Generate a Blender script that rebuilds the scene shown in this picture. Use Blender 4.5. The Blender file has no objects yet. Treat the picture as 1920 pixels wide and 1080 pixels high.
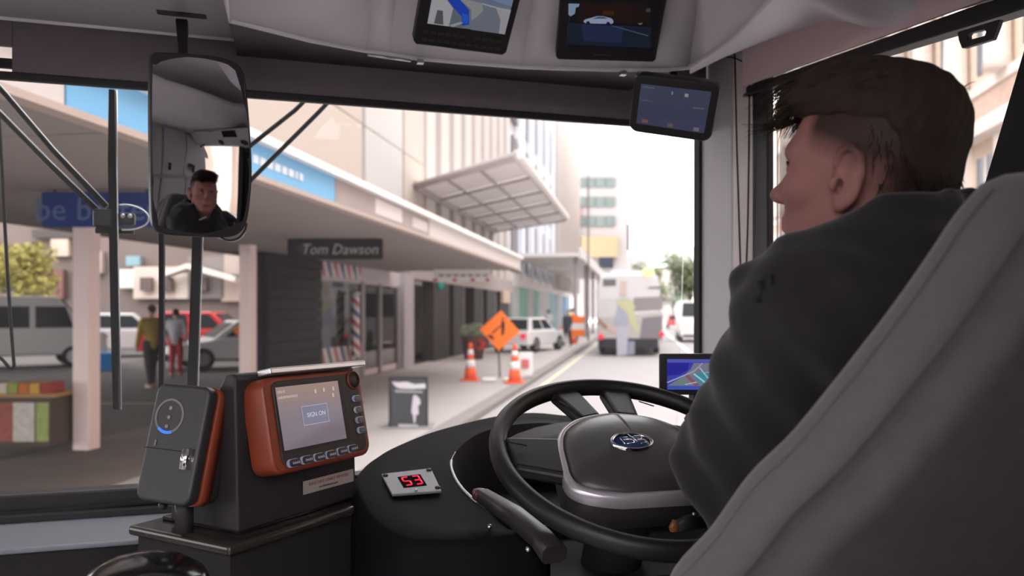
import bpy, bmesh, math, random
import numpy as np
from mathutils import Vector, Matrix

# ------------------------------------------------------------------ camera, sky, exposure
scene = bpy.context.scene
CAM = Vector((0.0, 0.0, 1.75))          # eye height above the road, metres
YAW = math.radians(17.0)                # camera is turned 17 degrees right of the bus axis (+Y)
FPX = 1493.0
cd = bpy.data.cameras.new('camera')
cam = bpy.data.objects.new('camera', cd)
scene.collection.objects.link(cam)
cam.location = CAM
cam.rotation_euler = (math.pi / 2, 0, -YAW)
cd.sensor_width = 36.0
cd.lens = FPX / 1920 * 36.0
cd.shift_y = 45.0 / 1920
cd.clip_start = 0.05
cd.clip_end = 900
cd.dof.use_dof = True
cd.dof.focus_distance = 1.3
cd.dof.aperture_fstop = 4.0
scene.camera = cam

world = bpy.data.worlds.new('overcast_sky')
scene.world = world
world.use_nodes = True
wn = world.node_tree.nodes
wl = world.node_tree.links
bg = wn['Background']
wtc = wn.new('ShaderNodeTexCoord')
wno = wn.new('ShaderNodeTexNoise'); wno.inputs['Scale'].default_value = 2.0; wno.inputs['Detail'].default_value = 4
wra = wn.new('ShaderNodeValToRGB')
wra.color_ramp.elements[0].position = .35; wra.color_ramp.elements[0].color = (.86, .86, .90, 1)
wra.color_ramp.elements[1].position = .65; wra.color_ramp.elements[1].color = (1.0, .965, .955, 1)
wl.new(wtc.outputs['Generated'], wno.inputs['Vector'])
wl.new(wno.outputs['Fac'], wra.inputs['Fac'])
wl.new(wra.outputs['Color'], bg.inputs['Color'])
bg.inputs['Strength'].default_value = 5.2

scene.view_settings.view_transform = 'Standard'
scene.view_settings.look = 'None'
scene.view_settings.exposure = 0.0
scene.view_settings.gamma = 1.0
scene.view_settings.use_curve_mapping = False
scene.cycles.max_bounces = 6; scene.cycles.caustics_reflective = False; scene.cycles.caustics_refractive = False; scene.cycles.diffuse_bounces = 3; scene.cycles.glossy_bounces = 3; scene.cycles.transmission_bounces = 2

# ------------------------------------------------------------------ authoring helpers
COL = scene.collection
RIGHT = Vector((math.cos(YAW), -math.sin(YAW), 0)); FWD = Vector((math.sin(YAW), math.cos(YAW), 0)); UP = Vector((0, 0, 1))
def W(px, py, d):                        # photograph direction + true distance -> point in the place
    return CAM + RIGHT * ((px - 960) / FPX * d) + FWD * d + UP * ((585 - py) / FPX * d)
def ray(px, py): return (W(px, py, 1.0) - CAM)
def WP(px, py, p0, n):                   # where that direction meets a plane
    r = ray(px, py); n = Vector(n)
    return CAM + r * ((Vector(p0) - CAM).dot(n) / r.dot(n))
def WZ(px, py, z): return WP(px, py, (0, 0, z), (0, 0, 1))
def WX(px, py, x): return WP(px, py, (x, 0, 0), (1, 0, 0))
def WY(px, py, y): return WP(px, py, (0, y, 0), (0, 1, 0))
SA = math.radians(26.13)                 # the street runs 26 degrees right of the bus axis
SU = Vector((math.sin(SA), math.cos(SA), 0)); SL = Vector((-math.cos(SA), math.sin(SA), 0))
def S(s, t, z=0.0): return SU * s + SL * t + UP * z     # street frame: s ahead, t to the kerb side

OFF = {}
def V3(p): return Vector(p)

class MB:
    def __init__(self): self.v = []; self.f = []; self.c = []; self.sm = []
    def add(self, vs, fs, col=None, smooth=False):
        b = len(self.v); self.v += [Vector(p) for p in vs]
        for f in fs:
            self.f.append(tuple(i + b for i in f)); self.c.append(col); self.sm.append(smooth)
        return self
    def box(self, c, s, R=None, col=None):
        c = Vector(c); hx, hy, hz = s[0] / 2, s[1] / 2, s[2] / 2
        vs = [Vector((x, y, z)) for x in (-hx, hx) for y in (-hy, hy) for z in (-hz, hz)]
        if R is not None: vs = [R @ p for p in vs]
        return self.add([c + p for p in vs], [(0, 1, 3, 2), (4, 6, 7, 5), (0, 4, 5, 1), (2, 3, 7, 6), (0, 2, 6, 4), (1, 5, 7, 3)], col)
    def prism(self, pts, vec, col=None, smooth=False):
        pts = [Vector(p) for p in pts]; vec = Vector(vec); n = len(pts)
        self.add(pts + [p + vec for p in pts], [], col)
        b = len(self.v) - 2 * n
        self.f.append(tuple(range(b, b + n))); self.f.append(tuple(range(b + 2 * n - 1, b + n - 1, -1)))
        self.c += [col, col]; self.sm += [False, False]
        for i in range(n):
            j = (i + 1) % n
            self.f.append((b + i, b + n + i, b + n + j, b + j)); self.c.append(col); self.sm.append(smooth)
        return self
    def poly(self, pts, col=None): return self.add(pts, [tuple(range(len(pts)))], col)
    def loft(self, rings, caps=True, cyc=True, smooth=True, col=None, close=False):
        n = len(rings[0]); b = len(self.v)
        for r in rings: self.v += [Vector(p) for p in r]
        m = len(rings)
        for i in range(m if close else m - 1):
            i2 = (i + 1) % m
            for j in range(n if cyc else n - 1):
                k = (j + 1) % n
                self.f.append((b + i * n + j, b + i * n + k, b + i2 * n + k, b + i2 * n + j)); self.c.append(col); self.sm.append(smooth)
        if caps and cyc and not close:
            self.f.append(tuple(b + j for j in range(n - 1, -1, -1))); self.c.append(col); self.sm.append(False)
            self.f.append(tuple(b + (m - 1) * n + j for j in range(n))); self.c.append(col); self.sm.append(False)
        return self
    def tube(self, path, r, n=8, caps=True, col=None, close=False):
        path = [Vector(p) for p in path]; m = len(path)
        rs = r if isinstance(r, (list, tuple)) else [r] * m
        rings = []; pu = None
        for i, p in enumerate(path):
            if close: t = path[(i + 1) % m] - path[i - 1]
            else: t = path[min(i + 1, m - 1)] - path[max(i - 1, 0)]
            t = t.normalized() if t.length > 1e-9 else UP.copy()
            if pu is None: pu = t.orthogonal().normalized()
            pu = (pu - t * pu.dot(t)); pu = pu.normalized() if pu.length > 1e-6 else t.orthogonal().normalized()
            w = t.cross(pu)
            rings.append([p + (pu * math.cos(2 * math.pi * k / n) + w * math.sin(2 * math.pi * k / n)) * rs[i] for k in range(n)])
        return self.loft(rings, caps, True, True, col, close)
    def lathe(self, prof, o, ax=(0, 0, 1), n=24, u=None, col=None, smooth=True, sy=1.0):
        o = Vector(o); ax = Vector(ax).normalized(); u = Vector(u).normalized() if u is not None else ax.orthogonal().normalized(); w = ax.cross(u)
        rings = [[o + ax * h + (u * math.cos(2 * math.pi * k / n) + w * (sy * math.sin(2 * math.pi * k / n))) * max(r, 1e-5) for k in range(n)] for r, h in prof]
        return self.loft(rings, True, True, smooth, col)
    def rrect(self, C, U, V, w, h, r, depth, k=5, col=None, ru=None):
        C = Vector(C); U = Vector(U); V = Vector(V); N = U.cross(V)
        return self.prism([C + U * a + V * b for a, b in rr2(w, h, r, k)], -N * depth, col, True)
    def grid(self, rows, smooth=True, col=None): return self.loft(rows, False, False, smooth, col)
    def sphere(self, c, r, n=12, m=8, R=None, col=None):
        c = Vector(c); r = r if isinstance(r, (list, tuple)) else (r, r, r)
        rings = []
        for i in range(m + 1):
            a = math.pi * i / m; s = max(math.sin(a), 1e-3)
            ring = [Vector((r[0] * s * math.cos(2 * math.pi * k / n), r[1] * s * math.sin(2 * math.pi * k / n), -r[2] * math.cos(a))) for k in range(n)]
            rings.append([c + (R @ p if R is not None else p) for p in ring])
        return self.loft(rings, True, True, True, col)
    def build(self, name, mat, parent=None, bevel=0, seg=2, solid=0, subsurf=0, flip=True, loc=None, label=None, kind=None):
        me = bpy.data.meshes.new(name)
        if parent is not None: off = OFF[parent]
        elif loc is not None: off = Vector(loc)
        else:
            xs = [p.x for p in self.v]; ys = [p.y for p in self.v]; zs = [p.z for p in self.v]
            off = Vector(((min(xs) + max(xs)) / 2, (min(ys) + max(ys)) / 2, min(zs)))
        me.from_pydata([tuple(p - off) for p in self.v], [], self.f)
        me.polygons.foreach_set('use_smooth', self.sm)
        if any(c is not None for c in self.c):
            at = me.color_attributes.new('Col', 'FLOAT_COLOR', 'CORNER')
            cols = []
            for f, c in zip(self.f, self.c):
                c = c or (0, 0, 0); cols += [c[0], c[1], c[2], 1.0] * len(f)
            at.data.foreach_set('color', cols)
        if flip:
            bm = bmesh.new(); bm.from_mesh(me)
            bmesh.ops.recalc_face_normals(bm, faces=bm.faces)
            bm.to_mesh(me); bm.free()
        me.update()
        if mat is not None: me.materials.append(mat)
        ob = bpy.data.objects.new(name, me); COL.objects.link(ob)
        OFF[ob] = off
        if parent is not None: ob.parent = parent
        else: ob.location = off
        if solid:
            md = ob.modifiers.new('solid', 'SOLIDIFY'); md.thickness = solid; md.offset = -1
        if bevel:
            md = ob.modifiers.new('bevel', 'BEVEL'); md.width = bevel; md.segments = seg; md.limit_method = 'ANGLE'; md.angle_limit = math.radians(35)
        if subsurf:
            md = ob.modifiers.new('sub', 'SUBSURF'); md.levels = subsurf; md.render_levels = subsurf
        if label: ob['label'] = label
        if kind: ob['kind'] = kind
        return ob

def rr2(w, h, r, k=5):
    r = min(r, w / 2 - 1e-5, h / 2 - 1e-5); out = []
    for cx, cy, a0 in ((w / 2 - r, h / 2 - r, 0), (-w / 2 + r, h / 2 - r, 90), (-w / 2 + r, -h / 2 + r, 180), (w / 2 - r, -h / 2 + r, 270)):
        for i in range(k + 1):
            a = math.radians(a0 + 90 * i / k); out.append((cx + r * math.cos(a), cy + r * math.sin(a)))
    return out
def thing(name, label, cat, loc, group=None):
    o = bpy.data.objects.new(name, None); COL.objects.link(o)
    o.empty_display_size = .05; o.location = loc; OFF[o] = Vector(loc)
    o['label'] = label; o['category'] = cat
    if group: o['group'] = group
    return o
def tag(o, label, cat, group=None):
    o['label'] = label; o['category'] = cat
    if group: o['group'] = group
    return o
def struct(o): o['kind'] = 'structure'; return o
def copy_tree(o, shift, parent=None, rot=None):
    c = o.copy(); COL.objects.link(c); c.parent = parent
    if parent is None: c.location = Vector(o.location) + Vector(shift)
    OFF[c] = OFF[o]
    for ch in list(o.children): copy_tree(ch, shift, c)
    return c
def rotz(a): return Matrix.Rotation(a, 3, 'Z')
def frame(U, V):
    U = Vector(U).normalized(); V = Vector(V); V = (V - U * V.dot(U)).normalized(); return U, V, U.cross(V)
def catmull(pts, n=8, close=False):
    P = [Vector(p) for p in pts]; m = len(P); out = []
    for i in range(m if close else m - 1):
        p0 = P[i - 1] if (close or i > 0) else P[0] * 2 - P[1]
        p1 = P[i]; p2 = P[(i + 1) % m]
        p3 = P[(i + 2) % m] if (close or i + 2 < m) else P[-1] * 2 - P[-2]
        for k in range(n):
            t = k / n
            out.append(.5 * ((2 * p1) + (-p0 + p2) * t + (2 * p0 - 5 * p1 + 4 * p2 - p3) * t * t + (-p0 + 3 * p1 - 3 * p2 + p3) * t ** 3))
    if not close: out.append(P[-1].copy())
    return out

# ------------------------------------------------------------------ materials
def srgb(r, g, b):
    f = lambda c: (c / 255 / 12.92) if c <= 10.3 else ((c / 255 + .055) / 1.055) ** 2.4
    return (f(r), f(g), f(b))
MATS = {}
SPEC = [.5]
def M(name, col=(.5, .5, .5), rough=.5, metal=0.0, var=0.0, scale=30.0, bump=0.0, bscale=None, spec=None, emit=None, estr=0.0, coat=0.0, stretch=None, sheen=0.0, sss=0.0):
    if name in MATS: return MATS[name]
    m = bpy.data.materials.new(name); m.use_nodes = True; MATS[name] = m
    nt = m.node_tree; N = nt.nodes; L = nt.links; b = N['Principled BSDF']
    b.inputs['Base Color'].default_value = (*col, 1); b.inputs['Roughness'].default_value = rough
    b.inputs['Metallic'].default_value = metal; b.inputs['Specular IOR Level'].default_value = SPEC[0] if spec is None else spec
    if coat: b.inputs['Coat Weight'].default_value = coat; b.inputs['Coat Roughness'].default_value = .08
    if sheen: b.inputs['Sheen Weight'].default_value = sheen
    if sss: b.inputs['Subsurface Weight'].default_value = sss; b.inputs['Subsurface Scale'].default_value = .01
    if emit is not None:
        b.inputs['Emission Color'].default_value = (*emit, 1); b.inputs['Emission Strength'].default_value = estr
    tc = N.new('ShaderNodeTexCoord'); src = tc.outputs['Object']
    if stretch:
        mp = N.new('ShaderNodeMapping'); mp.inputs['Scale'].default_value = stretch; L.new(src, mp.inputs['Vector']); src = mp.outputs['Vector']
    no = N.new('ShaderNodeTexNoise'); no.inputs['Scale'].default_value = scale; no.inputs['Detail'].default_value = 4; L.new(src, no.inputs['Vector'])
    v = var if var else .04
    mr = N.new('ShaderNodeMapRange'); mr.inputs['To Min'].default_value = 1 - v; mr.inputs['To Max'].default_value = 1 + v; L.new(no.outputs['Fac'], mr.inputs['Value'])
    mx = N.new('ShaderNodeMix'); mx.data_type = 'RGBA'; mx.blend_type = 'MULTIPLY'; mx.inputs[0].default_value = 1
    mx.inputs[6].default_value = (*col, 1); L.new(mr.outputs['Result'], mx.inputs[7]); L.new(mx.outputs[2], b.inputs['Base Color'])
    if bump:
        n2 = N.new('ShaderNodeTexNoise'); n2.inputs['Scale'].default_value = bscale or scale * 4; n2.inputs['Detail'].default_value = 3; L.new(src, n2.inputs['Vector'])
        bp = N.new('ShaderNodeBump'); bp.inputs['Strength'].default_value = bump; bp.inputs['Distance'].default_value = .002
        L.new(n2.outputs['Fac'], bp.inputs['Height']); L.new(bp.outputs['Normal'], b.inputs['Normal'])
    return m
def mat_glass(name, tint=(1, 1, 1), dust=.03, refl=.06, veil=(1, 1, 1), streak=0.0):
    m = bpy.data.materials.new(name); m.use_nodes = True; nt = m.node_tree; N = nt.nodes; L = nt.links; N.clear()
    out = N.new('ShaderNodeOutputMaterial'); tr = N.new('ShaderNodeBsdfTransparent'); tr.inputs[0].default_value = (*tint, 1)
    tl = N.new('ShaderNodeBsdfTranslucent'); tl.inputs[0].default_value = (*veil, 1)
    gl = N.new('ShaderNodeBsdfGlossy'); gl.inputs['Roughness'].default_value = .02
    lw = N.new('ShaderNodeFresnel'); lw.inputs['IOR'].default_value = 1.3
    ml = N.new('ShaderNodeMath'); ml.operation = 'MULTIPLY'; ml.inputs[1].default_value = refl / .06; L.new(lw.outputs[0], ml.inputs[0])
    m1 = N.new('ShaderNodeMixShader'); m2 = N.new('ShaderNodeMixShader')
    tc = N.new('ShaderNodeTexCoord'); no = N.new('ShaderNodeTexNoise'); no.inputs['Scale'].default_value = 3; no.inputs['Detail'].default_value = 8
    L.new(tc.outputs['Object'], no.inputs['Vector'])
    mr = N.new('ShaderNodeMapRange'); mr.inputs['From Min'].default_value = .3; mr.inputs['From Max'].default_value = .75
    mr.inputs['To Min'].default_value = dust * .6; mr.inputs['To Max'].default_value = dust * 1.5; L.new(no.outputs['Fac'], mr.inputs['Value'])
    L.new(mr.outputs[0], m1.inputs[0]); L.new(tr.outputs[0], m1.inputs[1]); L.new(tl.outputs[0], m1.inputs[2])
    L.new(ml.outputs[0], m2.inputs[0]); L.new(m1.outputs[0], m2.inputs[1]); L.new(gl.outputs[0], m2.inputs[2])
    L.new(m2.outputs[0], out.inputs[0]); MATS[name] = m
    return m
def mat_print(name, emit=0.0, rough=.35, spec=.5):   # flat print / screens: colour comes from the printed picture
    if name in MATS: return MATS[name]
    m = bpy.data.materials.new(name); m.use_nodes = True; MATS[name] = m; N = m.node_tree.nodes; L = m.node_tree.links
    b = N['Principled BSDF']; a = N.new('ShaderNodeVertexColor'); a.layer_name = 'Col'
    b.inputs['Roughness'].default_value = rough; b.inputs['Specular IOR Level'].default_value = spec
    if emit:
        b.inputs['Base Color'].default_value = (.01, .01, .01, 1)
        L.new(a.outputs[0], b.inputs['Emission Color']); b.inputs['Emission Strength'].default_value = emit
    else: L.new(a.outputs[0], b.inputs['Base Color'])
    return m
def picture(name, C, U, V, layers, mat, parent, step=.0002):
    """layers: list of (colour, [(u,v)...]) drawn one above the other, metres from C"""
    U, V, N = frame(U, V); C = Vector(C); mb = MB()
    for i, (c, pts) in enumerate(layers):
        mb.poly([C + U * a + V * b + N * (step * (i + 1)) for a, b in pts], c)
    return mb.build(name, mat, parent, flip=False)
def rectp(u0, v0, u1, v1): return [(u0, v0), (u1, v0), (u1, v1), (u0, v1)]
def ell(cu, cv, ru, rv, n=20): return [(cu + ru * math.cos(2 * math.pi * i / n), cv + rv * math.sin(2 * math.pi * i / n)) for i in range(n)]
def text(name, body, C, U, V, size, mat, parent, extrude=.0006, align='CENTER', squash=1.0, shear=0.0):
    cu = bpy.data.curves.new('t', 'FONT'); cu.body = body; cu.size = size; cu.extrude = extrude; cu.align_x = align; cu.align_y = 'CENTER'; cu.resolution_u = 2; cu.shear = shear
    tmp = bpy.data.objects.new('t', cu); COL.objects.link(tmp)
    dg = bpy.context.evaluated_depsgraph_get()
    me0 = tmp.evaluated_get(dg).to_mesh()
    U, V, N = frame(U, V); C = Vector(C); mb = MB()
    vs = [C + U * (v.co.x * squash) + V * v.co.y + N * (v.co.z + extrude) for v in me0.vertices]
    mb.add(vs, [tuple(p.vertices) for p in me0.polygons])
    tmp.evaluated_get(dg).to_mesh_clear(); bpy.data.objects.remove(tmp); bpy.data.curves.remove(cu)
    return mb.build(name, mat, parent, flip=False)

# ------------------------------------------------------------------ implicit-surface modeller (for bodies and padded cloth)
class SDF:
    def __init__(self, xs, ys, zs):
        self.ax = [np.asarray(a, np.float32) for a in (xs, ys, zs)]
        self.d = np.full([len(a) for a in self.ax], .2, np.float32)
    def sl(self, lo, hi):
        r = []
        for a, l, h in zip(self.ax, lo, hi):
            i = int(np.searchsorted(a, l)); j = int(np.searchsorted(a, h)); r.append(slice(max(i - 1, 0), min(j + 1, len(a))))
        return tuple(r)
    def pts(self, s):
        return (self.ax[0][s[0]][:, None, None], self.ax[1][s[1]][None, :, None], self.ax[2][s[2]][None, None, :])
    def comb(self, s, v, k, sub=False):
        o = self.d[s]
        if sub:
            v = -v
            if k > 0:
                h = np.clip(k - np.abs(o - v), 0, None) / k; self.d[s] = np.maximum(o, v) + h * h * k * .25
            else: self.d[s] = np.maximum(o, v)
        elif k > 0:
            h = np.clip(k - np.abs(o - v), 0, None) / k; self.d[s] = np.minimum(o, v) - h * h * k * .25
        else: self.d[s] = np.minimum(o, v)
    def ell(self, c, r, R=None, k=.01, sub=False):
        c = Vector(c); m = max(r) + k + .02; s = self.sl([c[i] - m for i in range(3)], [c[i] + m for i in range(3)])
        X, Y, Z = self.pts(s); p = [X - c.x, Y - c.y, Z - c.z]
        if R is not None: p = [p[0] * R[0][i] + p[1] * R[1][i] + p[2] * R[2][i] for i in range(3)]
        k0 = np.sqrt((p[0] / r[0]) ** 2 + (p[1] / r[1]) ** 2 + (p[2] / r[2]) ** 2)
        k1 = np.sqrt((p[0] / r[0] ** 2) ** 2 + (p[1] / r[1] ** 2) ** 2 + (p[2] / r[2] ** 2) ** 2) + 1e-6
        self.comb(s, (k0 * (k0 - 1) / k1).astype(np.float32), k, sub)
    def cap(self, a, b, ra, rb, k=.01, sub=False, flat=None):
        a = Vector(a); b = Vector(b); m = max(ra, rb) + k + .02
        s = self.sl([min(a[i], b[i]) - m for i in range(3)], [max(a[i], b[i]) + m for i in range(3)])
        X, Y, Z = self.pts(s); ba = b - a; l2 = ba.dot(ba) + 1e-9
        t = np.clip(((X - a.x) * ba.x + (Y - a.y) * ba.y + (Z - a.z) * ba.z) / l2, 0, 1)
        d = np.sqrt((X - a.x - ba.x * t) ** 2 + (Y - a.y - ba.y * t) ** 2 + (Z - a.z - ba.z * t) ** 2) - (ra + (rb - ra) * t)
        self.comb(s, d.astype(np.float32), k, sub)
    def cut(self, p, n, k=0.0, lo=None, hi=None):     # keep the side where (x-p).n < 0
        p = Vector(p); n = Vector(n).normalized()
        s = self.sl(lo, hi) if lo is not None else (slice(None),) * 3
        X, Y, Z = self.pts(s)
        v = ((X - p.x) * n.x + (Y - p.y) * n.y + (Z - p.z) * n.z).astype(np.float32)
        self.comb(s, -v, k, True)
    def mesh(self):
        d = self.d; sgn = d < 0; nx, ny, nz = d.shape
        c = np.zeros((nx - 1, ny - 1, nz - 1), np.int8)
        cor = [(i, j, k) for i in (0, 1) for j in (0, 1) for k in (0, 1)]
        for i, j, k in cor: c += sgn[i:nx - 1 + i, j:ny - 1 + j, k:nz - 1 + k]
        act = (c > 0) & (c < 8); idx = np.argwhere(act); n = len(idx)
        lut = np.full(act.shape, -1, np.int32); lut[act] = np.arange(n)
        P = np.zeros((n, 3)); cnt = np.zeros(n)
        I, J, K = idx.T
        for a in cor:
            for ax in range(3):
                if a[ax]: continue
                b = list(a); b[ax] = 1
                da = d[I + a[0], J + a[1], K + a[2]]; db = d[I + b[0], J + b[1], K + b[2]]
                m = (da < 0) != (db < 0); t = np.where(m, da / np.where(m, da - db, 1), 0)
                pa = np.stack([self.ax[q][(I, J, K)[q] + a[q]] for q in range(3)], 1); pb = np.stack([self.ax[q][(I, J, K)[q] + b[q]] for q in range(3)], 1)
                P += np.where(m[:, None], pa + (pb - pa) * t[:, None], 0); cnt += m
        P /= np.maximum(cnt, 1)[:, None]
        F = []
        for ax in range(3):
            sa = [slice(None)] * 3; sb = [slice(None)] * 3; sa[ax] = slice(0, -1); sb[ax] = slice(1, None)
            ch = sgn[tuple(sa)] != sgn[tuple(sb)]
            o1, o2 = [q for q in range(3) if q != ax]
            e = np.argwhere(ch); ok = (e[:, o1] > 0) & (e[:, o2] > 0) & (e[:, o1] < d.shape[o1] - 1) & (e[:, o2] < d.shape[o2] - 1); e = e[ok]
            q = []
            for u, v in ((0, 0), (1, 0), (1, 1), (0, 1)):
                g = e.copy(); g[:, o1] -= u; g[:, o2] -= v; q.append(lut[g[:, 0], g[:, 1], g[:, 2]])
            q = np.stack(q, 1); inside = sgn[e[:, 0], e[:, 1], e[:, 2]]
            fl = inside if ax != 1 else ~inside
            q = np.where(fl[:, None], q[:, ::-1], q); F.append(q)
        return P, np.concatenate(F)
    def build(self, name, mat, parent=None, loc=None, smooth_iter=1, disp=None):
        P, F = self.mesh()
        for _ in range(smooth_iter):
            acc = np.zeros_like(P); cn = np.zeros(len(P))
            for a, b in ((0, 1), (1, 2), (2, 3), (3, 0)):
                np.add.at(acc, F[:, a], P[F[:, b]]); np.add.at(acc, F[:, b], P[F[:, a]]); np.add.at(cn, F[:, a], 1); np.add.at(cn, F[:, b], 1)
            P = P * .5 + acc / np.maximum(cn, 1)[:, None] * .5
        if disp is not None: P = disp(P)
        off = OFF[parent] if parent is not None else Vector(loc)
        me = bpy.data.meshes.new(name)
        Q = (P - np.array(off)).astype(np.float32)
        me.vertices.add(len(Q)); me.vertices.foreach_set('co', Q.ravel())
        me.loops.add(F.size); me.loops.foreach_set('vertex_index', F.ravel().astype(np.int32))
        me.polygons.add(len(F)); me.polygons.foreach_set('loop_start', np.arange(0, F.size, 4, dtype=np.int32)); me.polygons.foreach_set('loop_total', np.full(len(F), 4, np.int32))
        me.update(calc_edges=True); me.validate()
        me.polygons.foreach_set('use_smooth', [True] * len(me.polygons))
        bm = bmesh.new(); bm.from_mesh(me); bmesh.ops.recalc_face_normals(bm, faces=bm.faces); bm.to_mesh(me); bm.free()
        if mat is not None: me.materials.append(mat)
        ob = bpy.data.objects.new(name, me); COL.objects.link(ob); OFF[ob] = off
        if parent is not None: ob.parent = parent
        else: ob.location = off
        return ob
def axis(segs):                      # [(start, step), ..., (end, None)] -> rectilinear grid coordinates
    out = []
    for (a, st), (b, _) in zip(segs[:-1], segs[1:]):
        n = max(1, int(round((b - a) / st))); out += [a + (b - a) * i / n for i in range(n)]
    return out + [segs[-1][0]]

# shared materials
random.seed(7)
m_panel = M('moulded_grey_panel', (.70, .665, .705), .45, var=.03, scale=6, bump=.02, bscale=300)
m_ceil = M('ceiling_laminate', (.66, .63, .66), .5, var=.03, scale=4)
m_black = M('black_plastic', (.025, .022, .024), .42, spec=.3, var=.15, scale=60, bump=.03, bscale=900)
m_blackm = M('matt_black_plastic', (.019, .017, .0185), .65, spec=.15, var=.1, scale=40, bump=.05, bscale=700)
m_gloss = M('gloss_black', (.010, .009, .010), .16, var=.1)
m_rubber = M('black_rubber', (.016, .015, .016), .75, var=.2, scale=50)
m_steel = M('brushed_steel', (.55, .55, .57), .3, 1.0, var=.08, scale=80, stretch=(1, 1, 20))
m_chrome = M('chrome', (.82, .82, .84), .08, 1.0)
m_dark = M('dark_blind_fabric', (.20, .172, .186), .9, spec=.1, var=.08, scale=20, bump=.06, bscale=900)
m_white = M('white_paint', (.78, .76, .75), .5, var=.05)
m_text_w = M('white_lettering', (.8, .8, .82), .5)
m_glass = mat_glass('windscreen_glass', (.97, .98, .98), .008, .009)
m_sideglass = mat_glass('side_glass', (.96, .97, .97), .02, .05)
# ================================================================== the bus cab: shell
YW = 2.0            # windscreen plane
XR, XL = 1.20, -1.20
ZC = 2.60
z_head = WY(722, 211, YW).z
z_sill = WY(120, 926, YW).z
m_floor = M('vinyl_floor', (.42, .40, .42), .6, var=.3, scale=200)
m_grey_trim = M('light_grey_pillar', (.50, .47, .49), .5, var=.03, scale=8)
m_beige = M('beige_pillar_cover', (.90, .79, .77), .55, var=.03, scale=8)
m_pink = M('pale_roller_blind', (.76, .58, .59), .9, var=.05, scale=40, bump=.05, bscale=800)
m_body_ext = M('bus_exterior_white', (.7, .7, .7), .4)
m_cab_dark = M('dark_dash_plastic', (.008, .0073, .009), .6, spec=.03, var=.25, scale=14, bump=.04, bscale=600)

struct(MB().box((0, -2.1, .33), (2.5, 8.4, .04)).build('floor', m_floor))
struct(MB().box((.79, .85, .68), (.82, 2.1, .06)).build('floor_platform', M('dark_rubber_mat', (.05, .046, .05), .8, var=.2, scale=90)))
struct(MB().box((0, -2.05, ZC + .02), (2.5, 8.3, .04)).build('ceiling', m_ceil))
# right wall with window openings
wr = MB()
wr.box((XR + .01, -2.1, .80), (.02, 8.2, .96)); wr.box((XR + .01, -2.1, 2.49), (.02, 8.2, .30))
for y0, y1 in ((1.80, 2.05), (.62, .98), (-.75, -.55), (-2.6, -2.4), (-4.4, -4.2), (-6.2, -6.0)):
    wr.box((XR + .01, (y0 + y1) / 2, 1.84), (.02, y1 - y0, 1.06))
struct(wr.build('wall_right', m_grey_trim))
wl_ = MB()
wl_.box((XL - .025, -2.4, .74), (.05, 7.6, .84)); wl_.box((XL - .025, -2.1, 2.49), (.05, 8.2, .32))
for y0, y1 in ((1.86, 2.05), (.62, .78), (-1.3, -1.1), (-3.2, -3.0), (-6.2, -6.0)):
    wl_.box((XL - .025, (y0 + y1) / 2, 1.45), (.05, y1 - y0, 1.9))
struct(wl_.build('wall_left', m_grey_trim))
struct(MB().box((0, -6.2, 1.5), (2.5, .05, 2.4)).build('wall_rear', m_grey_trim))
struct(MB().box((0, YW + .03, .8), (2.5, .06, 2 * (z_sill - .83))).build('wall_front', m_blackm))

# windscreen: glass, black surround, slim divider
win = struct(MB().box((-.02, YW, z_sill - .02), (2.44, .05, .06)).build('window_1', m_black, bevel=.006))
MB().prism([(-1.205, YW + .115, z_sill - .03), (1.155, YW + .115, z_sill - .03), (1.155, YW + .015, 2.62), (-1.205, YW + .015, 2.62)], (0, .006, 0)).build('glass_pane', m_glass, win)
p0 = WY(303, 440, YW); 
MB().box((p0.x, YW + .006, (z_sill + z_head) / 2), (.0105, .03, z_head - z_sill + .1)).build('divider', m_rubber, win)
MB().box((WY(1305, 400, YW).x + .004, YW - .004, 1.85), (.010, .03, 1.10)).build('edge_seal', m_rubber, win)
MB().box((-.02, YW + .02, 2.64), (2.44, .03, .06)).build('top_rail', m_black, win)
# inner rubber gasket strip running along the sill, slightly wavy
gp = [WY(x, y, YW - .035) for x, y in ((-150, 975), (0, 966), (90, 960), (180, 952), (262, 943), (330, 938))]
MB().tube(catmull(gp, 5), .008, 8).build('sill_gasket', m_blackm, win)

# dark pull-down blind across the top of the windscreen
xb0 = WY(22, 120, YW - .05).x
bl = thing('sun_blind', 'wide dark roller blind pulled down across top of windscreen', 'blind', (0.3, YW - .045, z_head))
MB().box(((xb0 + 1.16) / 2, YW - .045, (z_head + 2.46) / 2 + .008), (1.16 - xb0, .006, 2.46 - z_head - .016)).build('fabric', m_dark, bl)
MB().box((0, YW - .045, z_head + .008), (2.36, .014, .018)).build('bottom_rail', m_black, bl, bevel=.003)
zb = WY(10, 119, YW - .045).z
MB().box(((xb0 - 1.2) / 2, YW - .045, zb), (abs(-1.2 - xb0), .012, .020)).build('side_bar', m_black, bl)
zb = WY(10, 78, YW - .045).z
MB().box(((xb0 - 1.2) / 2, YW - .045, zb + .12), (abs(-1.2 - xb0), .012, .26)).build('side_cover', m_dark, bl)

# lower cover above the door (left) and its bright front trim
ZL = 2.37
yf = WZ(200, 52, ZL).y
xe = WZ(437, 20, ZL).x
cov = MB(); cov.box(((xe + XL) / 2 + .0, (yf + .55) / 2, (ZL + ZC) / 2 - .002), (xe - XL, yf - .55, ZC - ZL - .004))
cov = cov.build('door_mechanism_cover', M('mid_grey_cover', (.30, .285, .30), .5, var=.03), bevel=.01); tag(cov, 'flat grey cover panel on ceiling above the door, holding the mirror', 'cover panel')
MB().tube([(XL, yf, ZL), (xe + .25, yf - .005, ZL)], .005, 6).build('edge_trim', m_white, cov)

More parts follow.
